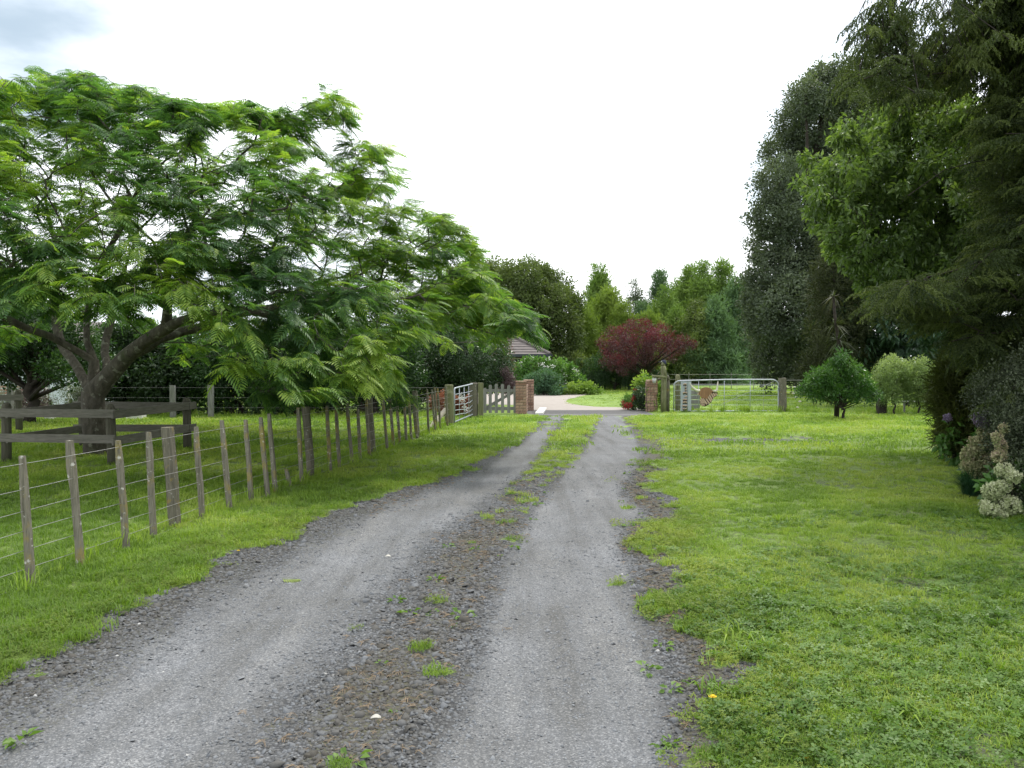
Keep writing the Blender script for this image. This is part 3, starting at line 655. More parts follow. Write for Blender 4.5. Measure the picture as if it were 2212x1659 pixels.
    gf = mapr(n, math_(n, 'ADD', A['grass'], math_(n, 'MULTIPLY', math_(n, 'SUBTRACT', nf.outputs[0], 0.5), 0.8)), 0.35, 0.6)
    col = mixc(n, gf, col, gcol)
    p = n.nodes.new('ShaderNodeBsdfPrincipled'); p.inputs['Roughness'].default_value = 0.85; p.inputs['Specular IOR Level'].default_value = 0.35; n.links.new(col, p.inputs['Base Color'])
    b = n.nodes.new('ShaderNodeBump'); b.inputs['Strength'].default_value = 0.8; b.inputs['Distance'].default_value = 0.012
    hh = math_(n, 'SUBTRACT', math_(n, 'MULTIPLY', nf.outputs[0], 0.7), math_(n, 'MULTIPLY', v1.outputs['Distance'], mapr(n, wf, 0, 1, 1.0, 0.3)))
    n.links.new(hh, b.inputs['Height']); n.links.new(b.outputs[0], p.inputs['Normal']); n.links.new(p.outputs[0], o.inputs[0]); return m
def ramp_out(n, x, stops): r = ramp(n, stops); n.links.new(x, r.inputs[0]); return r.outputs[0]
M['ground'] = groundmat()
sheet('ground', axis([(-900, -60, 120), (-60, -14, 4), (-14, -6, 0.4), (-6, 7, 0.075), (7, 14, 0.4), (14, 60, 4), (60, 900, 120)]),
      axis([(-300, -4, 40), (-4, 2.2, 0.5), (2.2, 12, 0.075), (12, 26, 0.16), (26, 60, 2), (60, 900, 120)]), M['ground'])

def stonemat():
    m, n, o = newmat('loose_stone'); a = n.nodes.new('ShaderNodeAttribute'); a.attribute_type = 'INSTANCER'; a.attribute_name = 'tint'
    r = ramp(n, [(0, (0.055, 0.05, 0.04)), (0.2, (0.08, 0.078, 0.072)), (0.55, (0.125, 0.132, 0.14)), (0.9, (0.20, 0.208, 0.215)), (0.97, (0.24, 0.24, 0.24)), (1, (0.36, 0.355, 0.34))]); n.links.new(a.outputs['Fac'], r.inputs[0])
    p = n.nodes.new('ShaderNodeBsdfPrincipled'); p.inputs['Roughness'].default_value = 0.75; p.inputs['Specular IOR Level'].default_value = 0.4
    n.links.new(r.outputs[0], p.inputs['Base Color']); n.links.new(p.outputs[0], o.inputs[0]); return m
M['stone'] = stonemat()
def rnd_area(x0, x1, y0, y1, dens, rng):
    n = int((x1 - x0) * (y1 - y0) * dens); return rng.uniform(x0, x1, n), rng.uniform(y0, y1, n)
STONES = [stone(f'pebble_{i}', M['stone'], i) for i in range(5)]
PS = []; SS = []; TS = []
for (y0, y1, dens, s0, s1) in ((2.6, 5.2, 2300, 0.0045, 0.0105), (5.2, 8.5, 1100, 0.006, 0.0125), (8.5, 13, 300, 0.008, 0.014)):
    x, y = rnd_area(-5, 2.6, y0, y1, dens, RNG); g, d, wv = masks(x, y)
    keep = (g < 0.45) & (RNG.random(len(x)) < (1 - 0.72 * wv)) & (x < pw(y, RIGHT) + 0.75) & (np.abs(x) < 0.66 * y + 0.4)
    x, y, wv, d = x[keep], y[keep], wv[keep], d[keep]; s = RNG.uniform(s0, s1, len(x)) * (1.12 - 0.5 * wv) * np.where(RNG.random(len(x)) < 0.05 * (1.3 - wv), RNG.uniform(1.5, 2.4, len(x)), 1); TS.append(np.clip(0.12 + 0.42 * wv + 0.5 * RNG.random(len(x)) * (1 - .3 * wv) + (RNG.random(len(x)) < .003) * .6 - 0.30 * d * (1 - wv), 0, 1))
    PS.append(np.stack([x, y, gz(x, y) + s * 0.15], 1)); SS.append(s)
PS = np.concatenate(PS); SS = np.concatenate(SS); TS = np.concatenate(TS)
tag(scatter('gravel', PS, yaw(len(PS), 0.35), SS, STONES, None, TS, seed=1), 'loose grey gravel strewn over the two wheel tracks of the drive', 'gravel')

# straw litter on the central strip
x, y = rnd_area(-1.6, 2.0, 2.8, 12, 170, RNG); g, d, wv = masks(x, y); keep = (g < 0.5) & (RNG.random(len(x)) < d * 1.2 * (1 - wv * .8)); x, y = x[keep], y[keep]
def straw(nm, seed):
    r = np.random.default_rng(seed); mb = MB()
    for i in range(5):
        a = r.uniform(0, 6.28); c = Vector((r.normal() * 0.025, r.normal() * 0.025, 0.008)); d = Vector((math.cos(a), math.sin(a), 0.15)) * r.uniform(0.015, 0.035)
        mb.tube([c - d, c + Vector((0, 0, .006)), c + d], [.0012, .0016, .0008], 3, cap=False)
    me = bpy.data.meshes.new(nm); me.from_pydata(mb.v, [], mb.f); me.materials.append(M['straw']); return bpy.data.objects.new(nm, me)
tag(scatter('straw_litter', np.stack([x, y, gz(x, y)], 1), yaw(len(x), 0.1), RNG.uniform(0.4, 1.1, len(x)), [straw('straw_a', 1), straw('straw_b', 2)], seed=2), 'bits of dead brown grass lying on the mossy middle strip', 'straw')

# ------------------------------------------------------------------ grass
T_short = [tuft(f'short_{i}', M['grass'], i, 40, 0.06, 0.045, 0.0042, 1.1) for i in range(4)]
T_mid = [tuft(f'mid_{i}', M['grass'], 20 + i, 38, 0.075, 0.066, 0.005, 1.05) for i in range(4)]
T_far = [tuft(f'far_{i}', M['grass'], 40 + i, 26, 0.20, 0.07, 0.016, 1.2) for i in range(3)]
T_moss = [cloverp(f'moss_{i}', M['mossgrass'], 60 + i, 30, 0.06, 0.0048) for i in range(3)]
T_clov = [cloverp(f'clover_{i}', M['clover'], 70 + i, 15, 0.075, 0.0105) for i in range(4)]
def fence_x(y): return -3.65 + 0.1312 * (y - 6.0)
LE0 = [gp(u, v) for u, v in ((1392, 881.5), (1340, 880), (1290, 879), (1255, 876), (1232, 872), (1222, 867), (1228, 862), (1245, 858.5))]
CONC0 = [(0.0, 25), (4.7, 25), (4.7, 27.9)] + [(p.x - .15, p.y - .2) for p in LE0] + [(4.1, 42.2), (-4, 42.5), (-4, 33), (0.0, 31)]
def lay(name, label, zones, protos, sel, s0, s1, seed, tilt=0.12, z=None):
    PP = []; rng = np.random.default_rng(seed)
    for (x0, x1, y0, y1, dens) in zones:
        x, y = rnd_area(x0, x1, y0, y1, dens, rng); k = (np.abs(x) < 0.66 * y + 0.6); x, y = x[k], y[k]; k = rng.random(len(x)) < sel(x, y); x, y = x[k], y[k]
        PP.append(np.stack([x, y, gz(x, y) - 0.004], 1))
    P = np.concatenate(PP); lo = fbm(P[:, 0] * 0.9, P[:, 1] * 0.9, 33); l2 = fbm(P[:, 0] * 0.35 + 5, P[:, 1] * 0.35, 63, 3); T = np.clip(0.5 + (lo - 0.5) * 2.4 + (l2 - 0.5) * 1.8 + rng.normal(0, 0.15, len(P)), 0, 1)
    sc_ = rng.uniform(s0, s1, len(P)) * np.where((P[:, 1] > 27.8) & (P[:, 0] < 4.6) & (P[:, 0] > -2), 0.45, 1) * (0.8 + 0.5 * fbm(P[:, 0] * 1.7, P[:, 1] * 1.7, 50))
    return tag(scatter(name, P, yaw(len(P), tilt), sc_, protos, None, T, seed), label, 'grass')
def sel_right(x, y): g = masks(x, y)[0]; return ss(g, 0.3, 0.8) * (x > pw(y, MEDL)) * (1 - 0.45 * ss(x, 2.2, 3.4) * (1 - ss(y, 6, 9)))
def sel_left(x, y): g = masks(x, y)[0]; return ss(g, 0.3, 0.8) * (x < pw(y, MEDL))
lay('lawn_grass', 'short mown grass of the lawn to the right of the drive', [(-1.8, 5.5, 2.8, 6, 300), (-1.5, 9, 6, 10.5, 170), (-1, 12, 10.5, 15, 90)], T_short, sel_right, 0.7, 1.15, 3)
lay('verge_grass', 'longer green grass of the verge and paddock left of the drive', [(-8, -1.8, 3.2, 7, 240), (-9.5, -0.8, 7, 12, 130), (-11, 1.2, 12, 17, 70)], T_mid, sel_left, 0.6, 1.2, 4)
lay('distant_grass', 'grass of paddock and lawn from mid distance to the gates', [(-16, 17, 14, 25, 30), (-22, 30, 25, 50, 9)], T_far, lambda x, y: ss(masks(x, y)[0], 0.3, 0.8) * np.where(y > 24.8, ~inpoly(x, y, CONC0) & ((x > 4.6) | (x < -1.3) | (y > 28)), 1) * np.where(y < 16, 0.6, 1), 0.6, 1.2, 5)
lay('clover', 'patches of clover and flat weeds in the shaded lawn in front', [(0.9, 5.6, 2.8, 5.5, 260), (1.2, 8, 5.5, 9, 90)], T_clov, lambda x, y: ss(masks(x, y)[0], 0.3, 0.8) * ss(fbm(x * 0.8, y * 0.8, 55) + 0.22 * ss(x, 0.9, 2.2) * (1 - ss(y, 4.5, 6.5)), 0.5, 0.62), 0.7, 1.25, 6, 0.2)
lay('moss_tufts', 'yellow green mossy tufts along the edges of the gravel', [(-4.5, 3.4, 2.8, 9, 230), (-3, 4, 9, 20, 70)], T_moss,
    lambda x, y: 0.9 * ss(masks(x, y)[0], 0.15, 0.45) * (1 - ss(np.maximum(np.minimum(x - pw(y, RIGHT), 3), pw(y, LEFT) - x), 0.35, 0.8)), 0.7, 1.4, 7, 0.2)

# ------------------------------------------------------------------ paving beyond the gateway
def poly_sheet(name, pts, z, mat, th=0.03):
    vs = [(p[0], p[1], z) for p in pts] + [(p[0], p[1], z - th) for p in pts]; k = len(pts)
    mb = MB(); mb.add(vs, [tuple(range(k))] + [(i + k, (i + 1) % k + k, (i + 1) % k, i) for i in range(k)])
    o = mb.build(name, mat); o['kind'] = 'structure'; return o
CONC = []
tipc = gp(1222, 867)
lawn_edge = [gp(u, v) for u, v in ((1392, 881.5), (1340, 880), (1290, 879), (1255, 876), (1232, 872), (1222, 867), (1228, 862), (1245, 858.5))]
CONC = [(0.15, 27.8), (4.6, 27.8)] + [(p.x, p.y) for p in lawn_edge] + [(4.2, 42), (-4, 42.5), (-4, 33), (0.1, 31)]
poly_sheet('concrete_drive', [(0.15, 27.8), (4.6, 27.8)] + [(p.x, p.y) for p in lawn_edge] + [(4.2, 42), (-4, 42.5), (-4, 33), (0.1, 31)], 0.006, M['concrete'])
poly_sheet('tarseal_apron', [(0.9, 25.1), (1.6, 24.85), (2.5, 25.05), (3.4, 24.9), (4.5, 25.3), (4.45, 27.8), (0.45, 27.8), (0.5, 25.9)], 0.004, M['tarseal'])
mb = MB()
for k in range(3): mb.box((2.5, 26.1 + k * 0.55, 0.012), (3.7, 0.05, 0.012))
tag(mb.build('gate_track', simple('worn_steel', (0.2, 0.19, 0.18), None, 0.6)), 'thin worn steel strips set across the dark threshold between pillars', 'steel strip')
q = [gp(1156, 895.5), gp(1173, 895.5), gp(1181, 884), gp(1166, 884)]
sl = MB(); sl.add([(p.x, p.y, 0.065) for p in q] + [(p.x, p.y, 0.0) for p in q], [(0, 1, 2, 3), (4, 5, 1, 0), (5, 6, 2, 1), (6, 7, 3, 2), (7, 4, 0, 3)])
tag(sl.build('threshold_slab', M['white']), 'white painted slab lying on the ground beside the left brick wall', 'slab')

# ------------------------------------------------------------------ wire and batten fence
FL = empty('batten_fence', (fence_x(14), 14, 0), 'wire fence of square battens and stout posts running along the left verge', 'fence')
FO = Vector(FL.location)
def fence_pt(u):
    k = (u - CU) / F / (cs + 0.0)       # X = k*Y on the view ray
    Y = (-3.65 - 0.1312 * 6.0) / (k - 0.1312); return fence_x(Y), Y
bat = [43, 152, 253, 320, 425, 480, 530, 565, 582, 641, 704, 724, 750, 773, 792, 829, 843, 858, 873, 883, 896, 921, 933, 939, 946, 962]
posts = [(381, 0.13), (675, 0.125), (808, 0.145), (905, 0.14)]
dirf = Vector((0.1312, 1, 0)).normalized(); sidef = Vector((1, -0.1312, 0)).normalized()
for i, u in enumerate([None] * 4 + bat + [617]):
    if u is None: Y = 5.15 - i * 0.75; X = fence_x(Y)
    else: X, Y = fence_pt(u)
    h = 1.0 + random.uniform(-0.03, 0.04); lean = -sidef * random.uniform(0.035, 0.085) + dirf * random.uniform(-0.02, 0.02); wd = 0.048
    if u == 617: h = 0.27; wd = 0.045
    if u == 773: h = 0.86
    b = Vector((X, Y, -0.03 if u == 617 else 0.005)) + sidef * random.uniform(0.015, 0.04); mb = MB(FO)
    off = (0.02 if u != 152 else 0.0)
    R = Matrix((sidef, dirf, Vector((0, 0, 1)))).transposed(); n = 5; vs = []; fs = []
    for k in range(n + 1):
        q = k / n; c = b + Vector((0, 0, h * q)) + lean * (q - 0.5) + Vector((random.uniform(-.003, .003), random.uniform(-.003, .003), 0)); s_ = wd * (0.9 if k in (n,) else 1) * (1 + random.uniform(-.06, .06))
        if k == n: s_ = wd * 0.74
        if u == 152 and k >= 4: c += sidef * -0.008; s_ *= 1.25
        for a, e_ in ((-1, -1), (1, -1), (1, 1), (-1, 1)): vs.append(c + R @ Vector((a * s_ / 2, e_ * s_ / 2 * 0.9, 0)) + (Vector((0, 0, -0.008)) if k == n - 1 and False else Vector()))
    if True:
        for a in range(4): vs[n * 4 + a].z += 0.0
        top = [Vector(p) for p in vs[n * 4:]]; 
        for a in range(4): vs[n * 4 + a] = top[a] + Vector((0, 0, 0.012)); 
    for k in range(n):
        for a in range(4): fs.append((k * 4 + a, k * 4 + (a + 1) % 4, (k + 1) * 4 + (a + 1) % 4, (k + 1) * 4 + a))
    fs.append((n * 4, n * 4 + 1, n * 4 + 2, n * 4 + 3)); mb.add(vs, fs)
    o = mb.build('batten', M['batten'], FL)
    if u == 617: o['label'] = 'broken knee-high stub of a batten'
for u, wd in posts:
    X, Y = fence_pt(u); b = Vector((X, Y, 0)) - sidef * 0.07; mb = MB(FO); vs = []; n = 4; K = 10
    for k in range(n + 1):
        q = k / n; c = b + Vector((0, 0, -0.03 + 1.06 * q)) + Vector((random.uniform(-.01, .01), 0, 0)) - sidef * (0.06 * q - 0.04)
        for a in range(K):
            an = 2 * math.pi * a / K; r_ = wd / 2 * (1.0 + 0.07 * math.sin(an * 3 + u)); 
            p = Vector((math.cos(an) * r_, math.sin(an) * r_, 0)); p.x = min(p.x, wd * 0.33)      # split face towards the drive
            vs.append(c + Matrix((sidef, dirf, Vector((0, 0, 1)))).transposed() @ p)
    fs = [(k * K + a, k * K + (a + 1) % K, (k + 1) * K + (a + 1) % K, (k + 1) * K + a) for k in range(n) for a in range(K)] + [tuple(n * K + a for a in range(K))]
    mb.add(vs, fs); mb.build('post', M['post'], FL)
for i, z in enumerate((0.94, 0.75, 0.585, 0.43, 0.28, 0.145, 0.03)):
    pts = []; y = 2.0
    while y < 21.5:
        sag = 0.012 * math.sin(y * 1.7 + i) * (1 + i * 0.2); pts.append(Vector((fence_x(y), y, z + sag * 0.5)) + sidef * 0.028); y += 0.7
    MB(FO).tube(pts + [Vector((fence_x(21.4), 21.4, z))], 0.0022, 4).build('wire', M['wire'], FL, smooth=True)
sp_ = Vector((-1.66, 21.35, 0)); MB(FO).tube([sp_ + Vector((0, 0, z)) for z in (-.1, 0.5, 1.05, 1.07)], [0.125, 0.12, 0.115, 0.10], 14).build('strainer_post', M['greenpost'], FL)
MB(FO).tube([Vector((-2.05, 20.2, 0.0)), Vector((-1.74, 21.2, 0.42))], [0.07, 0.06], 8).build('stay', M['stake'], FL)

# bent pipe gate
G0, G1 = Vector((-1.53, 21.5, 0)), Vector((-1.17, 24.15, 0)); gt = empty('bent_pipe_gate', G0, 'narrow galvanised pipe gate with buckled lower rails, shut between two round posts', 'gate')
def gpt(q, z): p = G0.lerp(G1, q); return Vector((p.x, p.y, z))
MB(G0).tube([gpt(0, .08), gpt(0, 0.95), gpt(0.03, 0.97), gpt(0.5, 0.99), gpt(0.97, 1.01), gpt(1, 0.98), gpt(1, .1), gpt(0, .07)], 0.02, 8).build('frame', M['galv'], gt, smooth=True)
for i, z in enumerate((0.80, 0.66, 0.52, 0.38, 0.25)):
    dz = 0.05 + 0.03 * (i % 2) if i > 1 else 0.008
    MB(G0).tube([gpt(0, z), gpt(0.35, z - dz * 0.4), gpt(0.62, z - dz), gpt(0.70, z - dz * 0.6), gpt(0.8, z - dz * 0.9), gpt(1, z + 0.01)], 0.011, 6).build('rail', M['galv'], gt, smooth=True)
for q in (0.25, 0.5, 0.76): MB(G0).tube([gpt(q, .09), gpt(q, .97)], 0.010, 6).build('upright', M['galv'], gt, smooth=True)
# twin posts, picket gate
tp = empty('gate_post', (-1.03, 24.2, 0), 'stout pair of mossy posts bolted together between pipe gate and picket gate', 'post')
MB(tp.location).tube([(-1.14, 24.2, -.1), (-1.14, 24.2, 1.02), (-1.14, 24.2, 1.04)], [.125, .12, .10], 14).build('round_post', M['post'], tp, smooth=False)
MB(tp.location).box((-0.935, 24.2, 0.5), (0.15, 0.15, 1.08), jit=0.005).build('square_post', M['greenpost'], tp)
pg = empty('picket_gate', (-0.4, 25.9, 0), 'low grey wooden picket gate with a diagonal brace, next to the brick wall', 'gate')
for i, u in enumerate((1047.5, 1059, 1072, 1085.5, 1099, 1112.5)):
    x = at(u, 830, 25.87).x; tz = (0.80, 0.90, 0.93, 0.93, 0.89, 0.86)[i]
    mb = MB(pg.location); hw = 0.05; b0 = 0.03; c0 = 0.045
    vs = [(x + a * hw, 25.86 + b, z) for z in (b0, tz) for a, b in ((-1, 0), (1, 0), (1, .022), (-1, .022))] + [(x + a * c0 * .55, 25.86 + b, tz + 0.03) for a, b in ((-1, 0), (1, 0), (1, .022), (-1, .022))]
    fs = [(k * 4 + a, k * 4 + (a + 1) % 4, k * 4 + 4 + (a + 1) % 4, k * 4 + 4 + a) for k in (0, 1) for a in range(4)] + [(8, 9, 10, 11), (3, 2, 1, 0)]
    mb.add(vs, fs); mb.build('picket', M['picket'], pg)
for z in (0.17, 0.74): MB(pg.location).box((-0.40, 25.91, z), (1.0, 0.05, 0.10)).build('rail', M['picket'], pg)
MB(pg.location).beam((-0.82, 25.925, 0.2), (0.02, 25.925, 0.68), 0.09, 0.035).build('brace', M['picket'], pg)

# ------------------------------------------------------------------ brickwork
BRK = {}
def brick(root, org, c, size, name='brick'):
    key = tuple(round(k, 3) for k in size)
    if key not in BRK:
        mb = MB(); hx, hy, hz = [k / 2 for k in size]; b = 0.004; vs = []
        for z, i_ in ((-hz, b), (-hz + b, 0), (hz - b, 0), (hz, b)): vs += [(-hx + i_, -hy + i_, z), (hx - i_, -hy + i_, z), (hx - i_, hy - i_, z), (-hx + i_, hy - i_, z)]
        fs = [(3, 2, 1, 0), (12, 13, 14, 15)] + [(k * 4 + a, k * 4 + (a + 1) % 4, k * 4 + 4 + (a + 1) % 4, k * 4 + 4 + a) for k in range(3) for a in range(4)]
        me = bpy.data.meshes.new('brick'); me.from_pydata(vs, [], fs); me.materials.append(M['brick']); BRK[key] = me
    return link(name, BRK[key], root, Vector(c) - Vector(org), (0, 0, random.uniform(-.006, .006)))
def pillar(root, org, x, y, w_, n, dx=0):
    """pinwheel courses: four bricks round a mortar core"""
    g_, cz = 0.012, 1.0 / n; bl, bw_ = w_ * 0.66, w_ * 0.34 - g_
    MB(org).box((x, y, n * cz / 2 - 0.01), (w_ - 0.02, w_ - 0.02, n * cz)).build('mortar_core', M['mortar'], root)
    for k in range(n):
        z = (k + 0.5) * cz; s = 1 if k % 2 else -1; h = cz - 0.013
        for (a, b, sx, sy) in ((-s * (w_ - bl) / 2, -(w_ - bw_) / 2, bl, bw_), (s * (w_ - bw_) / 2, -s * 0 - (w_ - bl) / 2 * 1, bw_, bl), (s * (w_ - bl) / 2, (w_ - bw_) / 2, bl, bw_), (-s * (w_ - bw_) / 2, (w_ - bl) / 2, bw_, bl)):
            brick(root, org, (x + a, y + b, z), (sx, sy, h))
W1 = empty('brick_wall', (0.29, 25.9, 0), 'low brown brick wing wall ending in a pillar, left of the driveway opening', 'wall')
o1 = Vector(W1.location); pillar(W1, o1, 0.29, 25.95, 0.35, 11); pillar(W1, o1, 0.57, 27.7, 0.35, 11)
a0, b0 = Vector((0.37, 26.14, 0)), Vector((0.50, 27.5, 0)); MB(o1).beam(a0 + Vector((0, 0, .44)), b0 + Vector((0, 0, .44)), 0.88, 0.09).build('mortar_core', M['mortar'], W1)
for k in range(10):
    nb = 6; dv = (b0 - a0) / nb; off = 0.5 if k % 2 else 0
    for j in range(nb):
        c = a0 + dv * (j + 0.5 + (off - 0.25) * 0.0); q = brick(W1, o1, (c.x, c.y, (k + .5) * 0.0905), (0.11, dv.length - 0.012, 0.078)); q.rotation_euler.z = -math.atan2(dv.x, dv.y)
    if False: pass
for (x, y) in ((0.29, 25.95), (0.57, 27.7)):
    for j in range(4): brick(W1, o1, (x - 0.135 + j * 0.09, y, 1.028), (0.082, 0.39, 0.045), 'capping_brick')
W2 = empty('brick_pillar', (4.66, 27.0, 0), 'single brick gate pillar right of the driveway opening with vine creeping up', 'pillar')
o2 = Vector(W2.location); pillar(W2, o2, 4.66, 27.05, 0.35, 11)
for j in range(4): brick(W2, o2, (4.54 + j * 0.085, 27.05, 1.03), (0.078, 0.39, 0.05), 'capping_brick')
pv = clumps('vine', 'yellowleaf', 5, 0.05, 0.06, 0.05, 2)
VP = np.array([(4.49 + a * 0.35, 26.86, z) for a, z in ((0.8, 0.1), (.85, .2), (.9, .32), (.78, .42), (.7, .36), (.95, .5), (.1, .35), (.0, .5), (-.05, .6), (-.1, .3), (.0, .15), (-.05, .8), (-.12, .72), (.62, .28), (.97, .62))])
vn = empty('creeping_vine', (4.6, 26.86, 0), 'light green vine leaves clinging to the single brick pillar', 'vine'); scatter('vine_leaf', VP - np.array(vn.location), None, 1.0, pv, vn)
MB(vn.location).tube([(4.50, 26.85, 0), (4.46, 26.86, .4), (4.47, 26.86, .85)], .008, 5).build('stem', M['darkbark'], vn)
MB(vn.location).tube([(4.83, 26.85, 0), (4.80, 26.85, .35), (4.84, 26.86, .65)], .008, 5).build('stem', M['darkbark'], vn)

# ------------------------------------------------------------------ wooden post man with bucket and cap
pm = empty('wooden_figure', (5.0, 26.7, 0), 'mossy figure built of round logs with bent arms, standing beside the brick pillar', 'sculpture'); po = Vector(pm.location)
D = 26.7
def A(u, v, d=D): return at(u, v, d)
def z2(x, y, d=D): return at((2250 + x / 7.215) * 0.6064, (1260 + y / 7.215) * 0.6064, d)     # from an enlarged crop
mb = MB(po).tube([z2(818, 1500), z2(822, 1100), z2(832, 700), z2(818, 400), z2(812, 330), z2(812, 310)], [.098, .093, .09, .09, .086, .05], 14); mb.build('torso', M['greenpost'], pm, smooth=True)
MB(po).tube([z2(835, 318, D - .12), z2(850, 450, D - .15), z2(893, 615, D - .17)], [.046, .048, .042], 10).build('upper_arm', M['greenpost'], pm, smooth=True)
MB(po).tube([z2(900, 608, D - .17), z2(740, 590, D - .22), z2(585, 580, D - .28)], [.042, .045, .04], 10).build('forearm', M['greenpost'], pm, smooth=True)
MB(po).tube([z2(590, 580, D - .28), z2(550, 578, D - .28), z2(520, 578, D - .28)], [.034, .044, .026], 10).build('hand', M['greenpost'], pm, smooth=True)
MB(po).tube([z2(920, 560, D + .1), z2(960, 680, D + .1)], [.042, .042], 8).build('upper_arm', M['post'], pm, smooth=True)
MB(po).tube([z2(755, 640, D + .15), z2(660, 670, D + .1)], [.038, .038], 8).build('forearm', M['post'], pm, smooth=True)
MB(po).tube([z2(920, 1490, D + .25), z2(930, 900, D + .25), z2(925, 640, D + .22)], [.072, .068, .062], 12).build('leg', M['post'], pm, smooth=True)
MB(po).tube([z2(740, 460, D - .1), z2(700, 480, D - .1), z2(680, 540, D - .1)], [.012, .014, .012], 6).build('handle', M['post'], pm, smooth=True)
MB(po).tube([z2(808, 330), z2(808, 250), z2(808, 200)], [.062, .068, .062], 12).build('head', M['mossyhead'] if 'mossyhead' in M else M['greenpost'], pm, smooth=True)
cp = empty('cap', z2(820, 240), 'navy baseball cap with grey visor on the head of the log figure', 'cap'); co = Vector(cp.location); mb = MB(co); c = z2(820, 215); K = 14; vs = []; fs = []
for i, (r_, z) in enumerate(((.080, -.035), (.084, 0.0), (.076, .035), (.056, .058), (.026, .07), (.004, .073))):
    for a in range(K):
        an = 2 * math.pi * a / K; vs.append(c + Vector((math.cos(an) * r_ + .01 * 1, math.sin(an) * r_ * 0.9, z + (-.05 * math.cos(an) if i == 0 else 0))))
fs = [(i * K + a, i * K + (a + 1) % K, (i + 1) * K + (a + 1) % K, (i + 1) * K + a) for i in range(5) for a in range(K)]; mb.add(vs, fs); mb.build('crown', M['navy'], cp, smooth=True)
mb = MB(co); vs = []; 
for i in range(9):
    an = rad(180 - 62 + i * 15.5); vs.append(c + Vector((math.cos(an) * .078, math.sin(an) * .07, -.0)))
for i in range(9):
    an = rad(180 - 62 + i * 15.5); vs.append(c + Vector((math.cos(an) * .078 - .10 * math.sin(math.pi * i / 8) ** .5, math.sin(an) * .07, .012)))
vs += [v - Vector((0, 0, .01)) for v in vs]
fs = [(i, i + 1, i + 10, i + 9) for i in range(8)] + [(i + 18, i + 27, i + 28, i + 19) for i in range(8)] + [(9 + i, 10 + i, 28 + i, 27 + i) for i in range(8)]; mb.add(vs, fs); mb.build('visor', M['capgrey'], cp)
MB(co).box(c + Vector((-.072, -.02, .03)), (.018, .06, .022)).build('badge', M['white'], cp)
bk = empty('bucket', z2(582, 760, D - .28), 'small zinc bucket hanging from the hand of the log figure', 'bucket'); bo = Vector(bk.location); b1, b2 = z2(582, 632, D - .28), z2(582, 758, D - .28)
MB(bo).tube([b2, b1], [.052, .070], 16).build('pail', M['zinc'], bk, smooth=True)
MB(bo).tube([b1 + Vector((math.cos(a) * .071, math.sin(a) * .071, 0)) for a in [i * math.pi / 8 for i in range(17)]], .006, 5).build('rim', M['zinc'], bk)
MB(bo).tube([b1 + Vector((-.07, 0, 0)), b1 + Vector((-.04, 0, .05)), b1 + Vector((.04, 0, .05)), b1 + Vector((.07, 0, 0))], .004, 5).build('handle', M['wire'], bk)
tag(MB(z2(440, 1220)).tube([z2(605, 765, D - .28), z2(560, 920, D - .2), z2(500, 1100, D - .05), z2(440, 1220, D - .05)], .012, 6).build('rope', M['rope']), 'brown rope running from under the bucket down across the brick pillar', 'rope')
r0 = A(1457, 889, 27.3); tag(MB((A(1463, 889, 27.3).x, 27.3, 0)).dome_post((A(1463.5, 889, 27.3).x, 27.3, 0), 1.24, 0.085).build('round_topped_post', M['greenpost']), 'round-topped wooden post between the log figure and the long gate', 'post')

# ------------------------------------------------------------------ long field gate with its decorations
D = 27.0; X0, X1 = at(1455.5, 850, D).x, at(1681, 850, D).x; ZB, ZT = at(1500, 888.5, D).z, at(1560, 820, D).z
fg = empty('field_gate', ((X0 + X1) / 2, D, 0), 'long galvanised wire field gate right of the log figure, carrying a bull sculpture', 'gate'); fo = Vector(fg.location)
R_ = 0.17; pts = [Vector((X0, D, ZB + .08)), Vector((X0 + 0.01, D, ZT - R_ - .05))]
for a in range(0, 91, 15): pts.append(Vector((X0 + R_ * 1.3 - R_ * 1.3 * math.cos(rad(a)), D, ZT - .04 - R_ + R_ * math.sin(rad(a)))))
pts.append(Vector(((X0 + X1) / 2, D, ZT + 0.0)))
for a in range(0, 91, 15): pts.append(Vector((X1 - R_ * 1.3 + R_ * 1.3 * math.sin(rad(a)), D, ZT - R_ + R_ * math.cos(rad(a)))))
pts += [Vector((X1, D, ZB + .02)), Vector((X0 + .06, D, ZB)), Vector((X0, D, ZB + .08))]
MB(fo).tube(pts, 0.022, 8).build('frame', M['galv'], fg, smooth=True)
for x in (at(1509, 850, D).x, at(1564.5, 850, D).x, at(1620.5, 850, D).x): MB(fo).tube([(x, D, ZB), (x, D, ZT)], 0.011, 6).build('upright', M['galv'], fg, smooth=True)
for x in (at(1537, 850, D).x, at(1592, 850, D).x, at(1649.5, 850, D).x): MB(fo).tube([(x, D, ZB), (x, D, ZT)], 0.005, 4).build('upright', M['wire'], fg)
for z in (0.2, 0.36, 0.5, 0.66, 0.83): MB(fo).tube([(X0, D, ZB + (ZT - ZB) * z), (X1, D, ZB + (ZT - ZB) * z)], 0.0045 if z < .8 else .007, 4).build('wire', M['galv'], fg)
MB(fo).tube([(at(1560, 850, D).x, D - .02, ZB + .25), (X1 - .1, D - .02, ZT - .03)], 0.006, 4).build('brace', M['wire'], fg)
for z in (ZB + .03, ZT - .32): MB(fo).box((X1 + .06, D, z), (.13, .06, .09)).build('hinge', simple('hinge_steel', (.13, .14, .15), None, .6, metal=.4) if z < .3 else bpy.data.materials['hinge_steel'], fg)
tag(MB((at(1691, 888, D).x, D, 0)).box((at(1691, 888, D).x, D + .05, 0.55), (.21, .2, 1.14), jit=.012).build('hanging_post', M['post']), 'thick square weathered post on which the long gate is hinged', 'post')
def z1(x, y, d): return at((2380 + x / 11.06) * .6064, (1330 + y / 11.06) * .6064, d)
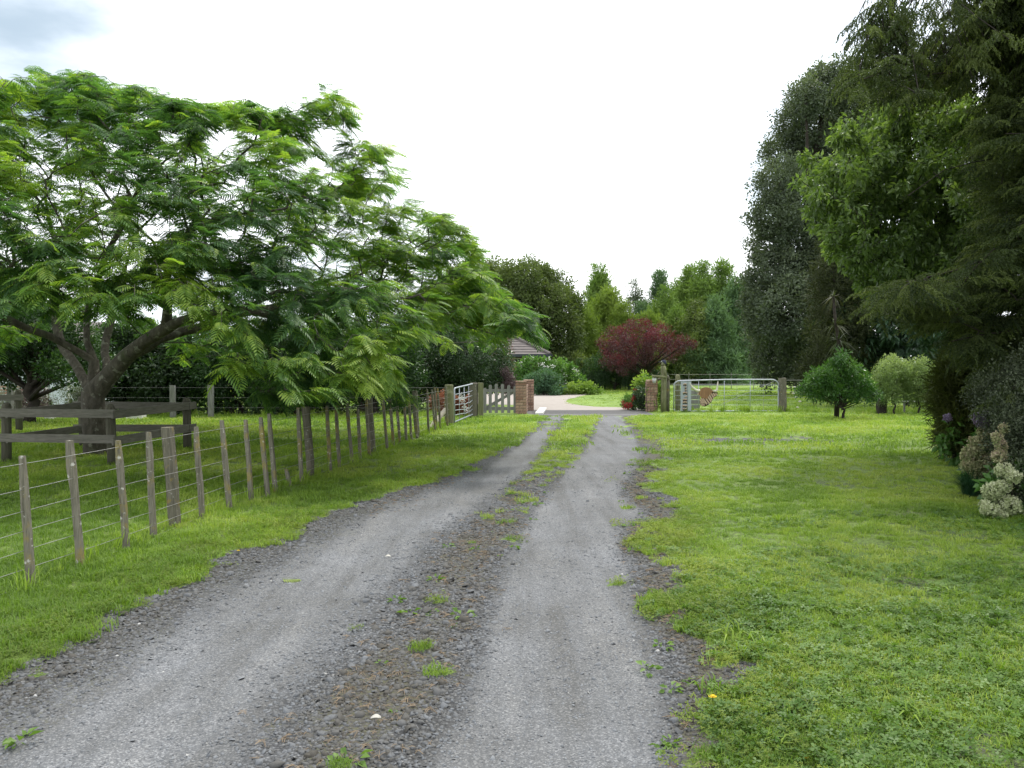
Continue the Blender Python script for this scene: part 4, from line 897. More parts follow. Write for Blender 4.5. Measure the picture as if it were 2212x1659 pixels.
# plank with driftwood pieces
pk = empty('sign_plank', z1(640, 1480, D - .05), 'upright grey plank with small carved wood pieces fixed at the left of the long gate', 'sign'); ko = Vector(pk.location)
a, b = z1(505, 320, D - .05), z1(790, 1480, D - .05); MB(ko).box(((a.x + b.x) / 2, D - .05, (a.z + b.z) / 2), (b.x - a.x, .03, a.z - b.z)).build('plank', M['plankgrey'], pk)
c_ = z1(840, 900, D - .07); MB(ko).box((c_.x, D - .065, (a.z + b.z) / 2), (.11, .06, a.z - b.z)).build('edge_rail', M['plankgrey'], pk)
c_ = z1(540, 900, D - .07); MB(ko).box((c_.x, D - .075, (a.z + b.z) / 2), (.08, .02, a.z - b.z)).build('edge_rail', M['plankgrey'], pk)
for (x, y, wx, kind) in ((665, 440, 130, 'arc'), (690, 545, 60, 'dot'), (695, 640, 60, 'dot'), (665, 775, 180, 'arc'), (700, 920, 110, 'slant'), (660, 1025, 185, 'bar'), (655, 1150, 190, 'arc'), (650, 1275, 215, 'bar'), (655, 1375, 200, 'cup')):
    dk = D - .085; pts = []
    for i in range(7):
        t = i / 6 - .5; h = {'arc': -26 * (1 - 4 * t * t), 'cup': 26 * (1 - 4 * t * t), 'bar': 8 * math.sin(i * 2), 'slant': -50 * t, 'dot': -30 * t}[kind]; pts.append(z1(x + t * wx, y + h, dk))
    MB(ko).tube(pts, [.012, .02, .022, .02, .022, .02, .010], 6).build('wood_piece', M['cowpale'], pk)
    if kind in ('arc', 'cup', 'dot', 'bar'):
        MB(ko).tube([p + Vector((0, .012, -.045)) for p in pts], [.010, .018, .016, .008, .016, .018, .008], 6).build('wood_piece', M['cowdark'], pk)
# bull's head
bl = empty('bull_head_sculpture', z1(1500, 1300, D - .06), 'long-horned bull head made of brown and striped wooden slats on the long gate', 'sculpture'); lo = Vector(bl.location)
MB(lo).tube([z1(845, 330, D - .08), z1(880, 430, D - .08), z1(950, 540, D - .09), z1(1060, 640, D - .09), z1(1170, 690, D - .09), z1(1250, 670, D - .08)], [.012, .022, .034, .044, .052, .04], 8).build('horn', M['horn'], bl, smooth=True)
MB(lo).tube([z1(1965, 320, D - .08), z1(1945, 480, D - .09), z1(1930, 640, D - .09), z1(1880, 705, D - .09), z1(1790, 690, D - .08)], [.012, .024, .034, .048, .04], 8).build('horn', M['horn'], bl, smooth=True)
cx, cy, rx, ry = 1490, 770, 285, 225; xs = np.linspace(cx - rx, cx + rx, 12)
for i in range(11):
    xm = (xs[i] + xs[i + 1]) / 2; hh = ry * math.sqrt(max(0.03, 1 - ((xm - cx) / rx) ** 2)); y1_ = cy + hh if xm < 1560 else min(cy + hh, 985 - (xm - 1500) * 1.0); y0_ = cy - hh
    a, b = z1(xs[i] + 3, y0_, D - .09), z1(xs[i + 1] - 3, y1_, D - .09)
    MB(lo).box(((a.x + b.x) / 2, D - .09 - .008 * (i % 2), (a.z + b.z) / 2), (b.x - a.x, .03, abs(a.z - b.z))).build('face_slat', M['cowwood'], bl)
stp = [((1300, 985), (1400, 1130)), ((1370, 985), (1530, 1215)), ((1480, 970), (1625, 1190)), ((1550, 900), (1690, 1110)), ((1610, 830), (1735, 1050)), ((1680, 770), (1790, 950)), ((1780, 780), (1850, 900)), ((1860, 790), (1930, 850)), ((1265, 1165), (1460, 1165)), ((1290, 1245), (1450, 1245)), ((1260, 1060), (1330, 1130)), ((1170, 790), (1215, 850))]
for i, (p, q) in enumerate(stp): MB(lo).beam(z1(*p, D - .085), z1(*q, D - .085), .045 if i > 7 else .052, .03, up=(0, -1, 0) if False else (1, 0, .6)).build('muzzle_slat', M['cowpale'], bl)
pl_ = [(1290, 960), (1500, 950), (1620, 800), (1790, 700), (1960, 760), (1900, 900), (1790, 960), (1700, 1130), (1600, 1230), (1450, 1310), (1290, 1270), (1250, 1180), (1260, 1060)]
mb = MB(lo); k = len(pl_); mb.add([z1(*p, D - .05) for p in pl_] + [z1(*p, D - .035) for p in pl_], [tuple(range(k))] + [tuple(range(2 * k - 1, k - 1, -1))] + [(i, i + k, (i + 1) % k + k, (i + 1) % k) for i in range(k)]); mb.build('backing_board', M['cowdark'], bl)
mb = MB((at(1468, 888, 27.9).x, 27.9, 0))
x0_, x1_ = at(1468, 850, 27.9).x, at(1490, 850, 27.9).x
bw0 = empty('board_fence', (x0_, 27.9, 0), 'short grey board panel seen through the left end of the long gate', 'fence')
for k in range(4): MB(bw0.location).box(((x0_ + x1_) / 2 + .1, 27.9, .12 + k * .16), (x1_ - x0_ + .5, .03, .145)).build('board', M['picket'], bw0)

# far wire fence and the rope fence right of the long gate
ff = empty('paddock_fence', (12, 47, 0), 'low wire fence with thin stakes at the far side of the paddock', 'fence')
for i in range(16): MB(ff.location).box((6.5 + i * 1.25, 47 + random.uniform(-.1, .1), .5), (.035, .035, 1.0)).build('stake', M['picket'], ff)
for z in (.35, .62, .9): MB(ff.location).tube([(6.5, 46.95, z), (26, 46.95, z)], .003, 3).build('wire', M['wire'], ff)
rf = empty('electric_fence', (11.5, 27.2, 0), 'wire fence with white insulators from the square gate post behind the shrubs', 'fence')
for z in (1.05, .82, .66, .46): MB(rf.location).tube([(9.15, 27.05, z), (10.6, 27.4, z * .99), (16.5, 27.6, z)], .005, 4).build('wire', M['wire'], rf)
for u, v in ((1716.5, 836), (1714, 850), (1720, 858), (1728, 867), (1723, 880)):
    p = at(u, v, 27.25); MB(rf.location).tube([p - Vector((.05, 0, 0)), p - Vector((.02, 0, 0)), p + Vector((.02, 0, 0)), p + Vector((.05, 0, 0))], [.012, .026, .026, .012], 8).build('insulator', M['insul'], rf)
tag(MB((12.45, 25.9, 0)).box((at(1904.5, 880, 25.9).x, 25.9, .5), (.24, .22, 1.1), jit=.02).build('charred_post', M['darkbark']), 'thick black post between the citrus tree and the variegated shrubs', 'post')
wp = empty('white_rail', (14.5, 26.6, 0), 'white horizontal pipe rail behind the variegated shrubs', 'rail'); MB(wp.location).tube([(12.8, 26.6, .36), (16.3, 26.6, .33)], .022, 8).build('pipe', M['white'], wp)
for x in (12.9, 16.2): MB(wp.location).box((x, 26.6, .17), (.05, .05, .34)).build('support', M['picket'], wp)

# ------------------------------------------------------------------ tree guard round the mimosa, and a second one
def guard(root, corners, rails, pr=0.078, ph=1.0):
    o_ = Vector(root.location)
    for (x, y) in corners: MB(o_).dome_post((x, y, 0), ph + random.uniform(-.02, .02), pr, lean=(random.uniform(-.03, .03), 0)).build('post', M['guardpost'], root, smooth=True)
    for (i, j, side) in rails:
        a, b = Vector((*corners[i], 0)), Vector((*corners[j], 0)); d = (b - a).normalized(); nn = Vector((d.y, -d.x, 0)) * side * (pr + 0.022)
        for z in (0.41, 0.83): MB(o_).beam(a + nn - d * 0.13 + Vector((0, 0, z + random.uniform(-.02, .02))), b + nn + d * 0.13 + Vector((0, 0, z + random.uniform(-.02, .02))), 0.135, 0.035).build('rail', M['rail'], root)
pa, pb, pc = gp(14, 999), gp(243, 1004), gp(405, 972)
tg = empty('tree_guard', (pb.x, pb.y, 0), 'square dark timber rail guard standing round the trunk of the big mimosa', 'tree guard')
guard(tg, [(pa.x, pa.y), (pb.x, pb.y), (pc.x, pc.y), (-8.35, 15.75)], [(0, 1, 1), (1, 2, 1), (2, 3, -1), (3, 0, -1)])
t2 = empty('tree_guard', (-11.7, 19.2, 0), 'timber rail guard partly outside the left edge of the picture, behind the big one', 'tree guard')
guard(t2, [(-11.7, 19.2), (-13.9, 18.7), (-14.2, 20.9)], [(0, 1, -1), (1, 2, -1)])
hf = empty('hedge_fence', (-6, 24.1, 0), 'old wire fence on pale posts in front of the dark hedge', 'fence')
for u in (455, 373, 22): p = gp(u, 903); MB(hf.location).box((p.x, 24.0, .45), (.14, .12, 1.05), jit=.01).build('post', M['picket'], hf)
for z in (.9, .6, .3): MB(hf.location).tube([(-16, 24.0, z), (-8, 24.08, z), (-1.9, 24.0, z)], .002, 3).build('wire', M['wire'], hf)

# ------------------------------------------------------------------ house behind the hydrangeas
hx0, hx1, hy0, hy1, ez = -9.0, at(1189, 770, 45).x, 45.0, 55.0, at(1189, 767, 45).z
hs = empty('house', ((hx0 + hx1) / 2, 50, 0), 'low brown house with a hipped grey tile roof behind the hydrangeas', 'house'); ho = Vector(hs.location)
MB(ho).box(((hx0 + hx1) / 2, 50.2, ez / 2), (hx1 - hx0 - 1.2, 8.6, ez)).build('wall', M['wallbrown'], hs)
mb = MB(ho); ncs = 15; rh = 2.3; ins = 4.6
for k in range(ncs):
    q0, q1 = k / ncs, (k + 1.12) / ncs; i0, i1 = ins * q0, ins * q1; za, zb = ez + rh * q0 + .05, ez + rh * min(1.03, q1)
    def rect(i, z): return [(hx0 + i, hy0 + i, z), (hx1 - i, hy0 + i, z), (hx1 - i, hy1 - i, z), (hx0 + i, hy1 - i, z)]
    mb.add(rect(i0, za) + rect(i1, zb) + rect(i0, za - .04), [(a, (a + 1) % 4, (a + 1) % 4 + 4, a + 4) for a in range(4)] + [(a + 8, (a + 1) % 4 + 8, (a + 1) % 4, a) for a in range(4)])
mb.build('roof_tiles', M['rooftile'], hs, kind='stuff')
for s in (hx1,): MB(ho).tube([(s, hy0, ez + .08), (s - ins, hy0 + ins, ez + rh + .08)], .09, 8).build('hip_ridge', M['rooftile'], hs)
MB(ho).box(((hx0 + hx1) / 2, hy0 - .05, ez - .02), (hx1 - hx0 + .1, .14, .16)).build('gutter', M['gutter'], hs)
MB(ho).box((hx1 + .05, (hy0 + hy1) / 2, ez - .02), (.14, hy1 - hy0, .16)).build('gutter', M['gutter'], hs)
for x in (hx1 - 2.2, hx1 - 4.8):
    f_ = MB(ho).box((x, 45.87, 1.3), (1.3, .06, 1.1)).build('window', M['white'], hs); MB(ho).box((x, 45.83, 1.3), (1.15, .03, .95)).build('pane', M['gutter'], f_)

# left garden building behind the trees
gh = empty('garden_building', (-17.5, 30, 0), 'pale blue-grey garden building glimpsed between shrubs left of the mimosa trunk', 'building'); go_ = Vector(gh.location)
MB(go_).box((-17.8, 31.5, 1.2), (3.6, 3, 2.4)).build('wall', M['palewall'], gh)
for k, x in enumerate((-17.2, -16.4)): MB(go_).box((x, 29.97, 1.1), (.06, .08, 2.1)).build('door_trim', M['white'], gh)
MB(go_).box((-16.8, 29.97, 1.05), (.62, .04, 2.0)).build('door', M['palewall'], gh)
mb = MB(go_); mb.add([(-19.8, 29.7, 2.4), (-15.8, 29.7, 2.4), (-15.8, 33.3, 2.4), (-19.8, 33.3, 2.4), (-19.8, 31.5, 3.2), (-15.8, 31.5, 3.2)], [(0, 1, 5, 4), (2, 3, 4, 5), (1, 2, 5), (3, 0, 4), (3, 2, 1, 0)]); mb.build('roof', M['rooftile'], gh)
bd = empty('striped_seat', (at(12, 850, 28).x, 28, 0), 'red and white garden seat at the left edge behind the timber guards', 'seat')
for k in range(5): MB(bd.location).box((at(18, 850, 28).x, 28 + k * .02, .35 + k * .11), (1.1, .04, .06)).build('slat', simple('faded_red', (.42, .12, .08), None, .8) if k == 0 else bpy.data.materials['faded_red'], bd)
for s in (-.5, .5): MB(bd.location).box((at(18, 850, 28).x + s, 28.1, .42), (.07, .07, .85)).build('leg', M['white'], bd)
for i, (u0, u1, v, lab) in enumerate(((79, 93, 904, 'small white kerb block nearest the left edge of the picture'), (183, 238, 905, 'long white kerb block in front of the shrubs left of the mimosa trunk'), (258, 293, 904, 'white kerb block just left of the mimosa trunk'))):
    a, b = gp(u0, 909), gp(u1, 909); tag(MB((a.x, 23.4, 0)).box(((a.x + b.x) / 2, 23.4, .07), (b.x - a.x, .3, .16)).build('kerb_block', M['white']), lab, 'kerb block', 'white kerb blocks edging the garden')
# ------------------------------------------------------------------ the big mimosa
POLY_M = [(-400, 100), (-150, 135), (0, 160), (70, 150), (130, 155), (190, 158), (240, 178), (300, 185), (420, 228), (540, 212), (640, 204), (700, 186), (760, 215), (778, 270), (850, 325), (880, 350), (845, 400), (850, 425), (900, 425),
          (960, 470), (1040, 530), (1040, 590), (1100, 640), (1165, 712), (1148, 735), (1090, 728), (1040, 750), (960, 700), (900, 725), (840, 770), (860, 830), (905, 890), (850, 870), (790, 840), (700, 870), (640, 885), (600, 865), (600, 800), (520, 790),
          (420, 800), (340, 760), (250, 690), (120, 690), (60, 740), (-100, 760), (-400, 760)]
def mimosa():
    T0 = gp(205, 990); T0.y = 14.5; T0.x = at(205, 985, 14.5).x; T0.z = 0
    root = empty('mimosa_tree', T0, 'big spreading feathery mimosa tree inside the square timber guard', 'tree'); o_ = np.array(T0)
    def a(u, v, d): return np.array(at(u, v, d)[:])
    limbs = [[(T0.x, T0.y, -0.1), a(203, 902, 14.5), a(205, 850, 14.5), a(212, 828, 14.5)],
             [a(205, 850, 14.5), a(233, 814, 14.5), a(274, 770, 14.3), a(310, 738, 14.0), a(356, 707, 13.8), a(422, 688, 13.4), a(520, 668, 12.9), a(600, 640, 12.4)],
             [a(274, 770, 14.3), a(315, 754, 14.5), a(343, 732, 14.6), a(397, 716, 14.8), a(466, 702, 15), a(520, 677, 15.3), a(603, 661, 15.6), a(690, 607, 16), a(779, 593, 16.2), a(869, 540, 16.4)],
             [a(205, 840, 14.5), a(203, 779, 14.6), a(175, 760, 14.5), a(110, 727, 14.2), a(55, 705, 13.9), a(0, 683, 13.5), a(-120, 640, 13)],
             [a(200, 860, 14.5), a(180, 820, 14.7), a(162, 792, 15), a(137, 754, 15.4), a(118, 694, 15.9), a(123, 538, 16.4), a(101, 458, 16.6), a(69, 411, 16.6), a(25, 360, 16.6), a(27, 329, 16.6), a(90, 285, 16.6)],
             [a(101, 458, 16.6), a(101, 395, 16.2), a(121, 359, 16.0), a(170, 329, 15.8)],
             [a(203, 779, 14.6), a(186, 738, 14.7), a(190, 650, 14.9), a(235, 540, 15.0), a(282, 444, 15), a(310, 390, 15), a(356, 348, 14.8), a(452, 291, 14.6)],
             [a(235, 814, 14.5), a(225, 760, 15.2), a(250, 640, 16.2), a(300, 500, 17), a(384, 411, 17.2), a(411, 373, 17.3), a(500, 355, 17.4)],
             [a(356, 707, 13.8), a(360, 660, 13.6), a(330, 640, 13), a(240, 615, 12), a(120, 600, 11)],
             [a(520, 668, 12.9), a(600, 690, 12.3), a(700, 740, 11.8), a(760, 800, 11.5)],
             [a(603, 661, 15.6), a(800, 640, 14.8), a(950, 650, 14.2), a(1060, 670, 13.8)],
             [a(310, 738, 14.0), a(380, 783, 14.8), a(430, 775, 15.6), a(520, 760, 16.5)]]
    rng = np.random.default_rng(5); n = 16000; r = 8.2 * np.sqrt(rng.random(n)); th = rng.uniform(0, 2 * math.pi, n); x = T0.x + r * np.cos(th); y = T0.y + r * np.sin(th) * np.where(np.sin(th) < 0, 0.72, 0.85)
    re = np.hypot(x - T0.x, (y - T0.y) / np.where(y < T0.y, 0.72, 0.85))
    hi = np.interp(re, [0, 2, 3.8, 5.6, 6.9, 7.9, 8.2], [6.9, 6.8, 6.3, 5.3, 4.0, 2.6, 2.2]) - np.where(y < T0.y, 0.16 * re * np.abs(np.sin(th)) + 0.0, 0)
    lo = np.interp(re, [0, 3, 5.5, 8.2], [3.9, 3.1, 2.3, 1.3]); lay_ = 0.5 + 0.5 * np.sin(re * 2.6 + 3 * fbm(x * 0.4, y * 0.4, 8))
    q = np.where(rng.random(n) < 0.62, rng.uniform(0.80, 1.0, n), rng.uniform(0.0, 0.8, n) ** 0.9); z = lo + (hi - lo) * q + 0.25 * (fbm(x * 0.8, y * 0.8, 12) - 0.5) * 4 * 0.5
    keep = (fbm(x * 0.75 + z * 0.6, y * 0.75 - z * 0.8, 17) > 0.40); P = np.stack([x, y, z], 1)
    u, v = proj(P); keep &= inpoly(u, v, POLY_M)
    gaps = [(480, 300, 45), (860, 415, 25), (330, 480, 38), (700, 560, 26), (300, 560, 22), (500, 400, 24), (340, 665, 32), (420, 350, 18)]
    for (gu, gv, gr_) in gaps: keep &= np.hypot(u - gu, v - gv) > gr_
    fz = (u > -40) & (u < 460) & (v > 668) & (y < 17); keep &= ~(fz & (rng.random(n) < 0.93))
    P = P[keep]; print('kept', len(P)); P = P[:3000]
    # the long low fringe that hangs towards the fence
    ex = []
    for (u0, v0, d, k, s) in ((620, 842, 12.3, 26, 46), (700, 805, 12.4, 34, 62), (785, 812, 12.4, 34, 46), (620, 790, 12.2, 26, 50), (860, 850, 12.2, 7, 18), (840, 815, 12.0, 12, 25), (1110, 678, 13.0, 22, 26), (1040, 675, 13.4, 26, 38), (960, 670, 13.4, 22, 40), (1000, 600, 13.8, 22, 36), (900, 560, 14, 22, 40), (850, 460, 14.3, 18, 36), (800, 330, 14.4, 18, 34), (740, 250, 14.6, 16, 34), (760, 400, 14.4, 20, 40), (640, 260, 14.8, 14, 40), (930, 640, 13.8, 20, 40), (830, 540, 14, 18, 40), (820, 640, 13, 20, 40), (550, 720, 11.5, 26, 60), (430, 620, 10.8, 26, 70), (250, 620, 10.4, 26, 70), (80, 600, 10.4, 26, 70), (550, 560, 11.5, 26, 70), (700, 640, 11.8, 26, 60), (-40, 560, 11, 12, 60), (120, 540, 10.8, 18, 60), (350, 560, 10.8, 22, 60), (700, 215, 14, 14, 35), (960, 480, 14.4, 14, 30)):
        for _ in range(k): ex.append(at(u0 + rng.normal() * s * .6, v0 + rng.normal() * s * .38, d + rng.normal() * 0.4)[:])
    P = np.concatenate([P, np.array(ex)])
    pos, par, R, chains, tips = grow(limbs, P, step=0.34, seed=3, minr=0.0055, expo=2.35, bow=0.3, wob=0.05)
    pos = pos - o_
    tree_mesh('trunk', pos, par, R, chains, M['bark'], root, base_r=0.20)
    LP, LD = tip_leaves(pos, tips, 11, back=3, droop=0.30, seed=4)
    fr = [frond(f'mimosa_frond_{i}', M['mimosa'], 0.33 + 0.03 * i, 6 + i, 0.135, 0.030, 0.2 + 0.12 * i, i) for i in range(4)]
    r = np.random.default_rng(9); nup = np.tile([0, 0, 1.0], (len(LP), 1)) + r.normal(0, 0.22, (len(LP), 3)); nup /= np.linalg.norm(nup, axis=1, keepdims=True)
    br = fbm((LP[:, 0] + LP[:, 2] * .5) * 1.1, (LP[:, 1] + LP[:, 2] * .5) * 1.1, 77, 3)
    tint = np.clip(0.45 + (br - 0.5) * 2.3 + r.normal(0, 0.16, len(LP)), 0, 1); tint = np.where(r.random(len(LP)) < 0.05, 1.0, tint)
    scatter('crown', LP, mat2eul(rotmat(LD, nup)), r.uniform(0.42, 0.76, len(LP)), fr, root, tint, 9)
    print('mimosa twigs', len(tips), 'fronds', len(LP))
mimosa()

# ------------------------------------------------------------------ leaf cluster kinds
far_dark = clumps('fd', 'greyleaf', 46, 0.42, 0.15, 0.085, 4, flat=0.8)
far_olive = clumps('fo', 'olive', 44, 0.42, 0.17, 0.09, 4, flat=0.8)
pine_b = [feather(f'pine_{i}', M['pineleaf'], i, 70, 0.7, 0.06, 0.34, 0.25) for i in range(3)]
pine_y = [feather(f'pine_y{i}', M['yellowpine'], 5 + i, 70, 0.7, 0.06, 0.34, 0.25) for i in range(3)]
pine_c = [feather(f'pine_c{i}', M['bluepine'], 9 + i, 70, 0.7, 0.06, 0.32, 0.25) for i in range(3)]
brown_f = [feather(f'brown_{i}', M['brownpine'], 14 + i, 70, 0.6, 0.035, 0.30, 0.0) for i in range(3)]
dark_c = clumps('dc', 'darkleaf', 40, 0.34, 0.13, 0.07, 3)
hedge_c = clumps('hc', 'hedgeleaf', 40, 0.28, 0.10, 0.055, 3)
gloss_c = clumps('gc', 'glossleaf', 44, 0.26, 0.09, 0.045, 3)

# ------------------------------------------------------------------ trees far behind
conifers = [  # u, top v, half width, distance, kind, seed, size, label
    (1293, 575, 42, 66, 'b', 1, 1.0, 'tall fresh green conifer with a rounded tip, left of the gap above the purple tree'),
    (1315, 622, 52, 60, 'y', 2, 1.0, 'yellow-green conifer directly in front of the tall round-tipped one'),
    (1262, 668, 44, 57, 'y', 3, 0.9, 'low yellow-green conifer just right of the rounded dark tree'),
    (1374, 602, 36, 70, 'g', 4, 1.0, 'slim grey-green tree with pale trunks between the two groups of conifers'),
    (1426, 588, 34, 70, 'c', 5, 0.9, 'bluish conifer with a pointed tip in the middle of the far row'),
    (1437, 622, 40, 62, 'b', 6, 0.9, 'bright green conifer in front of the pointed bluish one'),
    (1466, 612, 36, 68, 'b', 7, 0.9, 'narrow leaning conifer left of the broad bright pair'),
    (1492, 567, 34, 66, 'b', 8, 1.0, 'leftmost tip of the three tallest bright green conifers'),
    (1520, 562, 38, 64, 'b', 9, 1.0, 'middle one of the three tallest bright green conifers'),
    (1561, 563, 38, 65, 'b', 10, 1.0, 'rightmost of the three tallest bright green conifers'),
    (1406, 672, 30, 57, 'y', 11, 0.8, 'short yellow-green conifer behind the top of the purple tree'),
    (1502, 650, 44, 58, 'o', 12, 0.9, 'olive green conifer right of the purple tree'),
    (1547, 648, 50, 58, 'c', 13, 0.9, 'blue-green cone-shaped conifer standing before the dark wood'),
    (1592, 606, 44, 60, 'c', 14, 1.0, 'dark blue-green conifer touching the edge of the tall dark trees'),
    (1618, 600, 40, 66, 'b', 15, 0.9, 'fresh green conifer half hidden by the left edge of the tall dark tree'),
    (1345, 655, 40, 58, 'y', 16, 0.8, 'soft yellow-green conifer behind the left side of the purple tree'),
    (1462, 668, 42, 60, 'b', 17, 0.8, 'mid-height green conifer right behind the purple tree'),
    (1390, 650, 40, 64, 'c', 18, 0.8, 'shaded conifer filling the gap below the slim grey-green tree')]
kinds = {'b': pine_b, 'y': pine_y, 'c': pine_c, 'o': far_olive, 'g': far_dark}
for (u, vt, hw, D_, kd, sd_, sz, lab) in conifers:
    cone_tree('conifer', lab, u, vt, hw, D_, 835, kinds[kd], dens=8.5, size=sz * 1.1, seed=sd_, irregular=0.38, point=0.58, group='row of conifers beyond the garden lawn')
P, T, C, Rr = blob_points([(u, 810 + random.uniform(-12, 8), 34) for u in range(1250, 1840, 24)] + [(u, 770 + random.uniform(-15, 15), 40) for u in range(1250, 1840, 34)] + [(u, 780, 60) for u in range(-500, 1000, 60)], 72, 0.8, 3, seed=3)
tag(scatter('distant_wood', P, None, np.full(len(P), 1.3), dark_c, None, T, 3), 'shadowy band of undergrowth at the foot of the far trees', 'wood')
blob_tree('evergreen_tree', 'rounded dense dark green tree behind the house roof', 'tree', at(1150, 840, 52) * 1.0 - Vector((0, 0, at(1150, 840, 52).z)),
          [(1035, 600, 42), (1000, 622, 48), (1078, 628, 50), (1120, 612, 42), (1152, 605, 42), (1190, 630, 42), (1182, 668, 52), (1120, 680, 60), (1222, 665, 33), (1210, 725, 50), (1060, 700, 60), (1232, 712, 24), (1160, 740, 50), (1000, 700, 60), (1090, 760, 50), (1215, 780, 40), (1240, 800, 30), (1170, 800, 40)],
          52, far_olive, 7.0, 1.0, 1.5, 0.25, 0.3, seed=21)
blob_tree('tall_evergreen', 'very tall dark grey-green tree rising above the gate on the right', 'tree', (at(1790, 800, 40).x, 40, 0),
          [(1780, 195, 45), (1830, 185, 48), (1740, 215, 36), (1725, 265, 45), (1790, 270, 70), (1860, 250, 70), (1700, 330, 48), (1770, 350, 70), (1680, 395, 45), (1740, 430, 70), (1810, 400, 60), (1675, 470, 50), (1665, 530, 45), (1730, 530, 60), (1690, 590, 55), (1760, 600, 70), (1655, 620, 50), (1700, 670, 70), (1650, 690, 40), (1680, 740, 55), (1760, 700, 70), (1820, 650, 60), (1830, 500, 50), (1900, 330, 60), (1740, 780, 60), (1820, 760, 60), (1665, 790, 36), (1640, 655, 30)],
          40, far_dark, 9.0, 0.9, 2.2, 0.22, 0.45, seed=22)
blob_tree('brown_conifer', 'brownish feathery conifer in the shade right of the very tall tree', 'tree', (at(1815, 800, 30).x, 30, 0),
          [(1825, 490, 30), (1815, 540, 38), (1800, 590, 40), (1830, 600, 40), (1795, 650, 38), (1790, 700, 40), (1785, 750, 42), (1830, 690, 50), (1820, 760, 50), (1770, 800, 40)],
          30, brown_f, 6.5, 0.7, 0.8, 0.25, 0.2, seed=23)
chest = clumps('ch', 'chestnut', 16, 0.22, 0.20, 0.075, 4, droop=0.8, flat=0.5)
blob_tree('chestnut_tree', 'dark broad-leaved tree with large drooping leaves behind the citrus tree', 'tree', (at(1960, 800, 30).x, 30, 0),
          [(1860, 575, 45), (1900, 540, 45), (1860, 640, 52), (1830, 680, 38), (1900, 700, 60), (1850, 730, 42), (1930, 620, 60), (1960, 700, 60), (1900, 770, 36), (1990, 620, 60), (2030, 700, 60), (1960, 780, 50), (2060, 770, 50), (2000, 540, 60), (2080, 640, 70)],
          30, chest, 10, 1.3, 1.1, 0.3, 0.12, seed=24, hang=True)
strapp = []
for i in range(2):
    r = np.random.default_rng(i); V = []; Fc = []
    for k in range(46):
        d = rnd_dirs(1, r)[0]; d[2] = abs(d[2]) * (1 if k % 2 else -1.0); side = np.cross(d, [0, 0, 1]); side /= max(1e-6, np.linalg.norm(side)); side *= 0.02; b = len(V)
        for q in (0, .5, 1): p = d * q * 0.8 + np.array([0, 0, -0.35 * q * q]); V += [p - side * (1.05 - q), p + side * (1.05 - q)]
        Fc += [[b, b + 1, b + 3, b + 2], [b + 2, b + 3, b + 5, b + 4]]
    strapp.append(proto(f'strap_{i}', np.array(V), np.array(Fc), M['strap']))
ct = empty('cabbage_tree', (at(1808, 800, 24).x, 24, 0), 'slim cabbage tree with spiky drooping leaf heads between the dark trees', 'tree'); oo = Vector(ct.location)
hd = [at(1800, 640, 24), at(1805, 700, 24), at(1812, 735, 24)]
MB(oo).tube([oo, oo + Vector((.05, 0, 1.2)), hd[2], hd[1], hd[0]], [.08, .07, .06, .05, .04], 8).build('trunk', M['darkbark'], ct, smooth=True)
scatter('crown', np.array([p[:] for p in hd]) - np.array(oo), yaw(3, .1), [0.55, 0.7, 0.8], strapp, ct)

# purple-leaved tree, weeping shrub, lawn beds
pur = clumps('pu', 'purple', 34, 0.30, 0.11, 0.06, 3, outward=0.5)
blob_tree('purple_tree', 'flat-topped purple-leaved tree on the lawn behind the gate pillar', 'tree', (at(1397, 838, 46).x, 46, 0),
          [(1312, 745, 20), (1335, 730, 24), (1365, 718, 24), (1395, 712, 20), (1425, 722, 22), (1455, 738, 20), (1490, 742, 12), (1475, 735, 12), (1340, 762, 28), (1375, 755, 32), (1415, 755, 30), (1450, 762, 16), (1390, 785, 26), (1355, 788, 22), (1330, 785, 18), (1408, 738, 26), (1310, 775, 14), (1470, 752, 14)],
          46, pur, 10.5, 0.75, 1.4, 0.3, 0.13, seed=31)
weep = [spray(f'weep_{i}', M['hedgeleaf'], 40 + i, 0.4, 7, 0.7, 8, 1.6, 0.05) for i in range(2)]
blob_tree('weeping_tree', 'small dark weeping tree on the lawn left of the purple tree', 'tree', (at(1330, 838, 47.5).x, 47.5, 0),
          [(1285, 790, 26), (1315, 782, 26), (1350, 790, 28), (1385, 800, 26), (1275, 812, 18), (1330, 812, 26), (1365, 818, 22), (1300, 822, 18), (1400, 820, 20)], 47.5, weep, 7, 0.85, .8, 0.3, 0.1, seed=32, hang=True)
hyd = clumps('hy', 'hydra', 26, 0.22, 0.13, 0.09, 3); blu = clumps('bl', 'bluegreen', 30, 0.22, 0.12, 0.07, 3); yel = clumps('ye', 'yellowleaf', 24, 0.2, 0.14, 0.10, 3)
def flowers(root, blobs, D_, n, mat, s, seed, name='blossom'):
    P, T, C, R = blob_points(blobs, D_, 3, 0.1, 0, seed); r = np.random.default_rng(seed); P = P[(P[:, 1] < D_ + 0.1)]
    P = P[r.permutation(len(P))[:n]]; scatter(name, P - np.array(root.location), None, s, [clump(name + '_p', M[mat], 14, 0.1, 0.07, 0.06, 3)], root)
b1 = [(1130, 800, 18), (1150, 790, 18), (1178, 792, 16), (1138, 825, 18)]; h1 = blob_tree('hydrangea_bush', 'green bush dotted with white flowers under the house eave', 'bush', (at(1150, 850, 42).x, 42, 0), b1, 42, hyd, 22, 0.9, .4, .25, .04, seed=33); flowers(h1, b1, 42, 26, 'whiteflower', 1.0, 1)
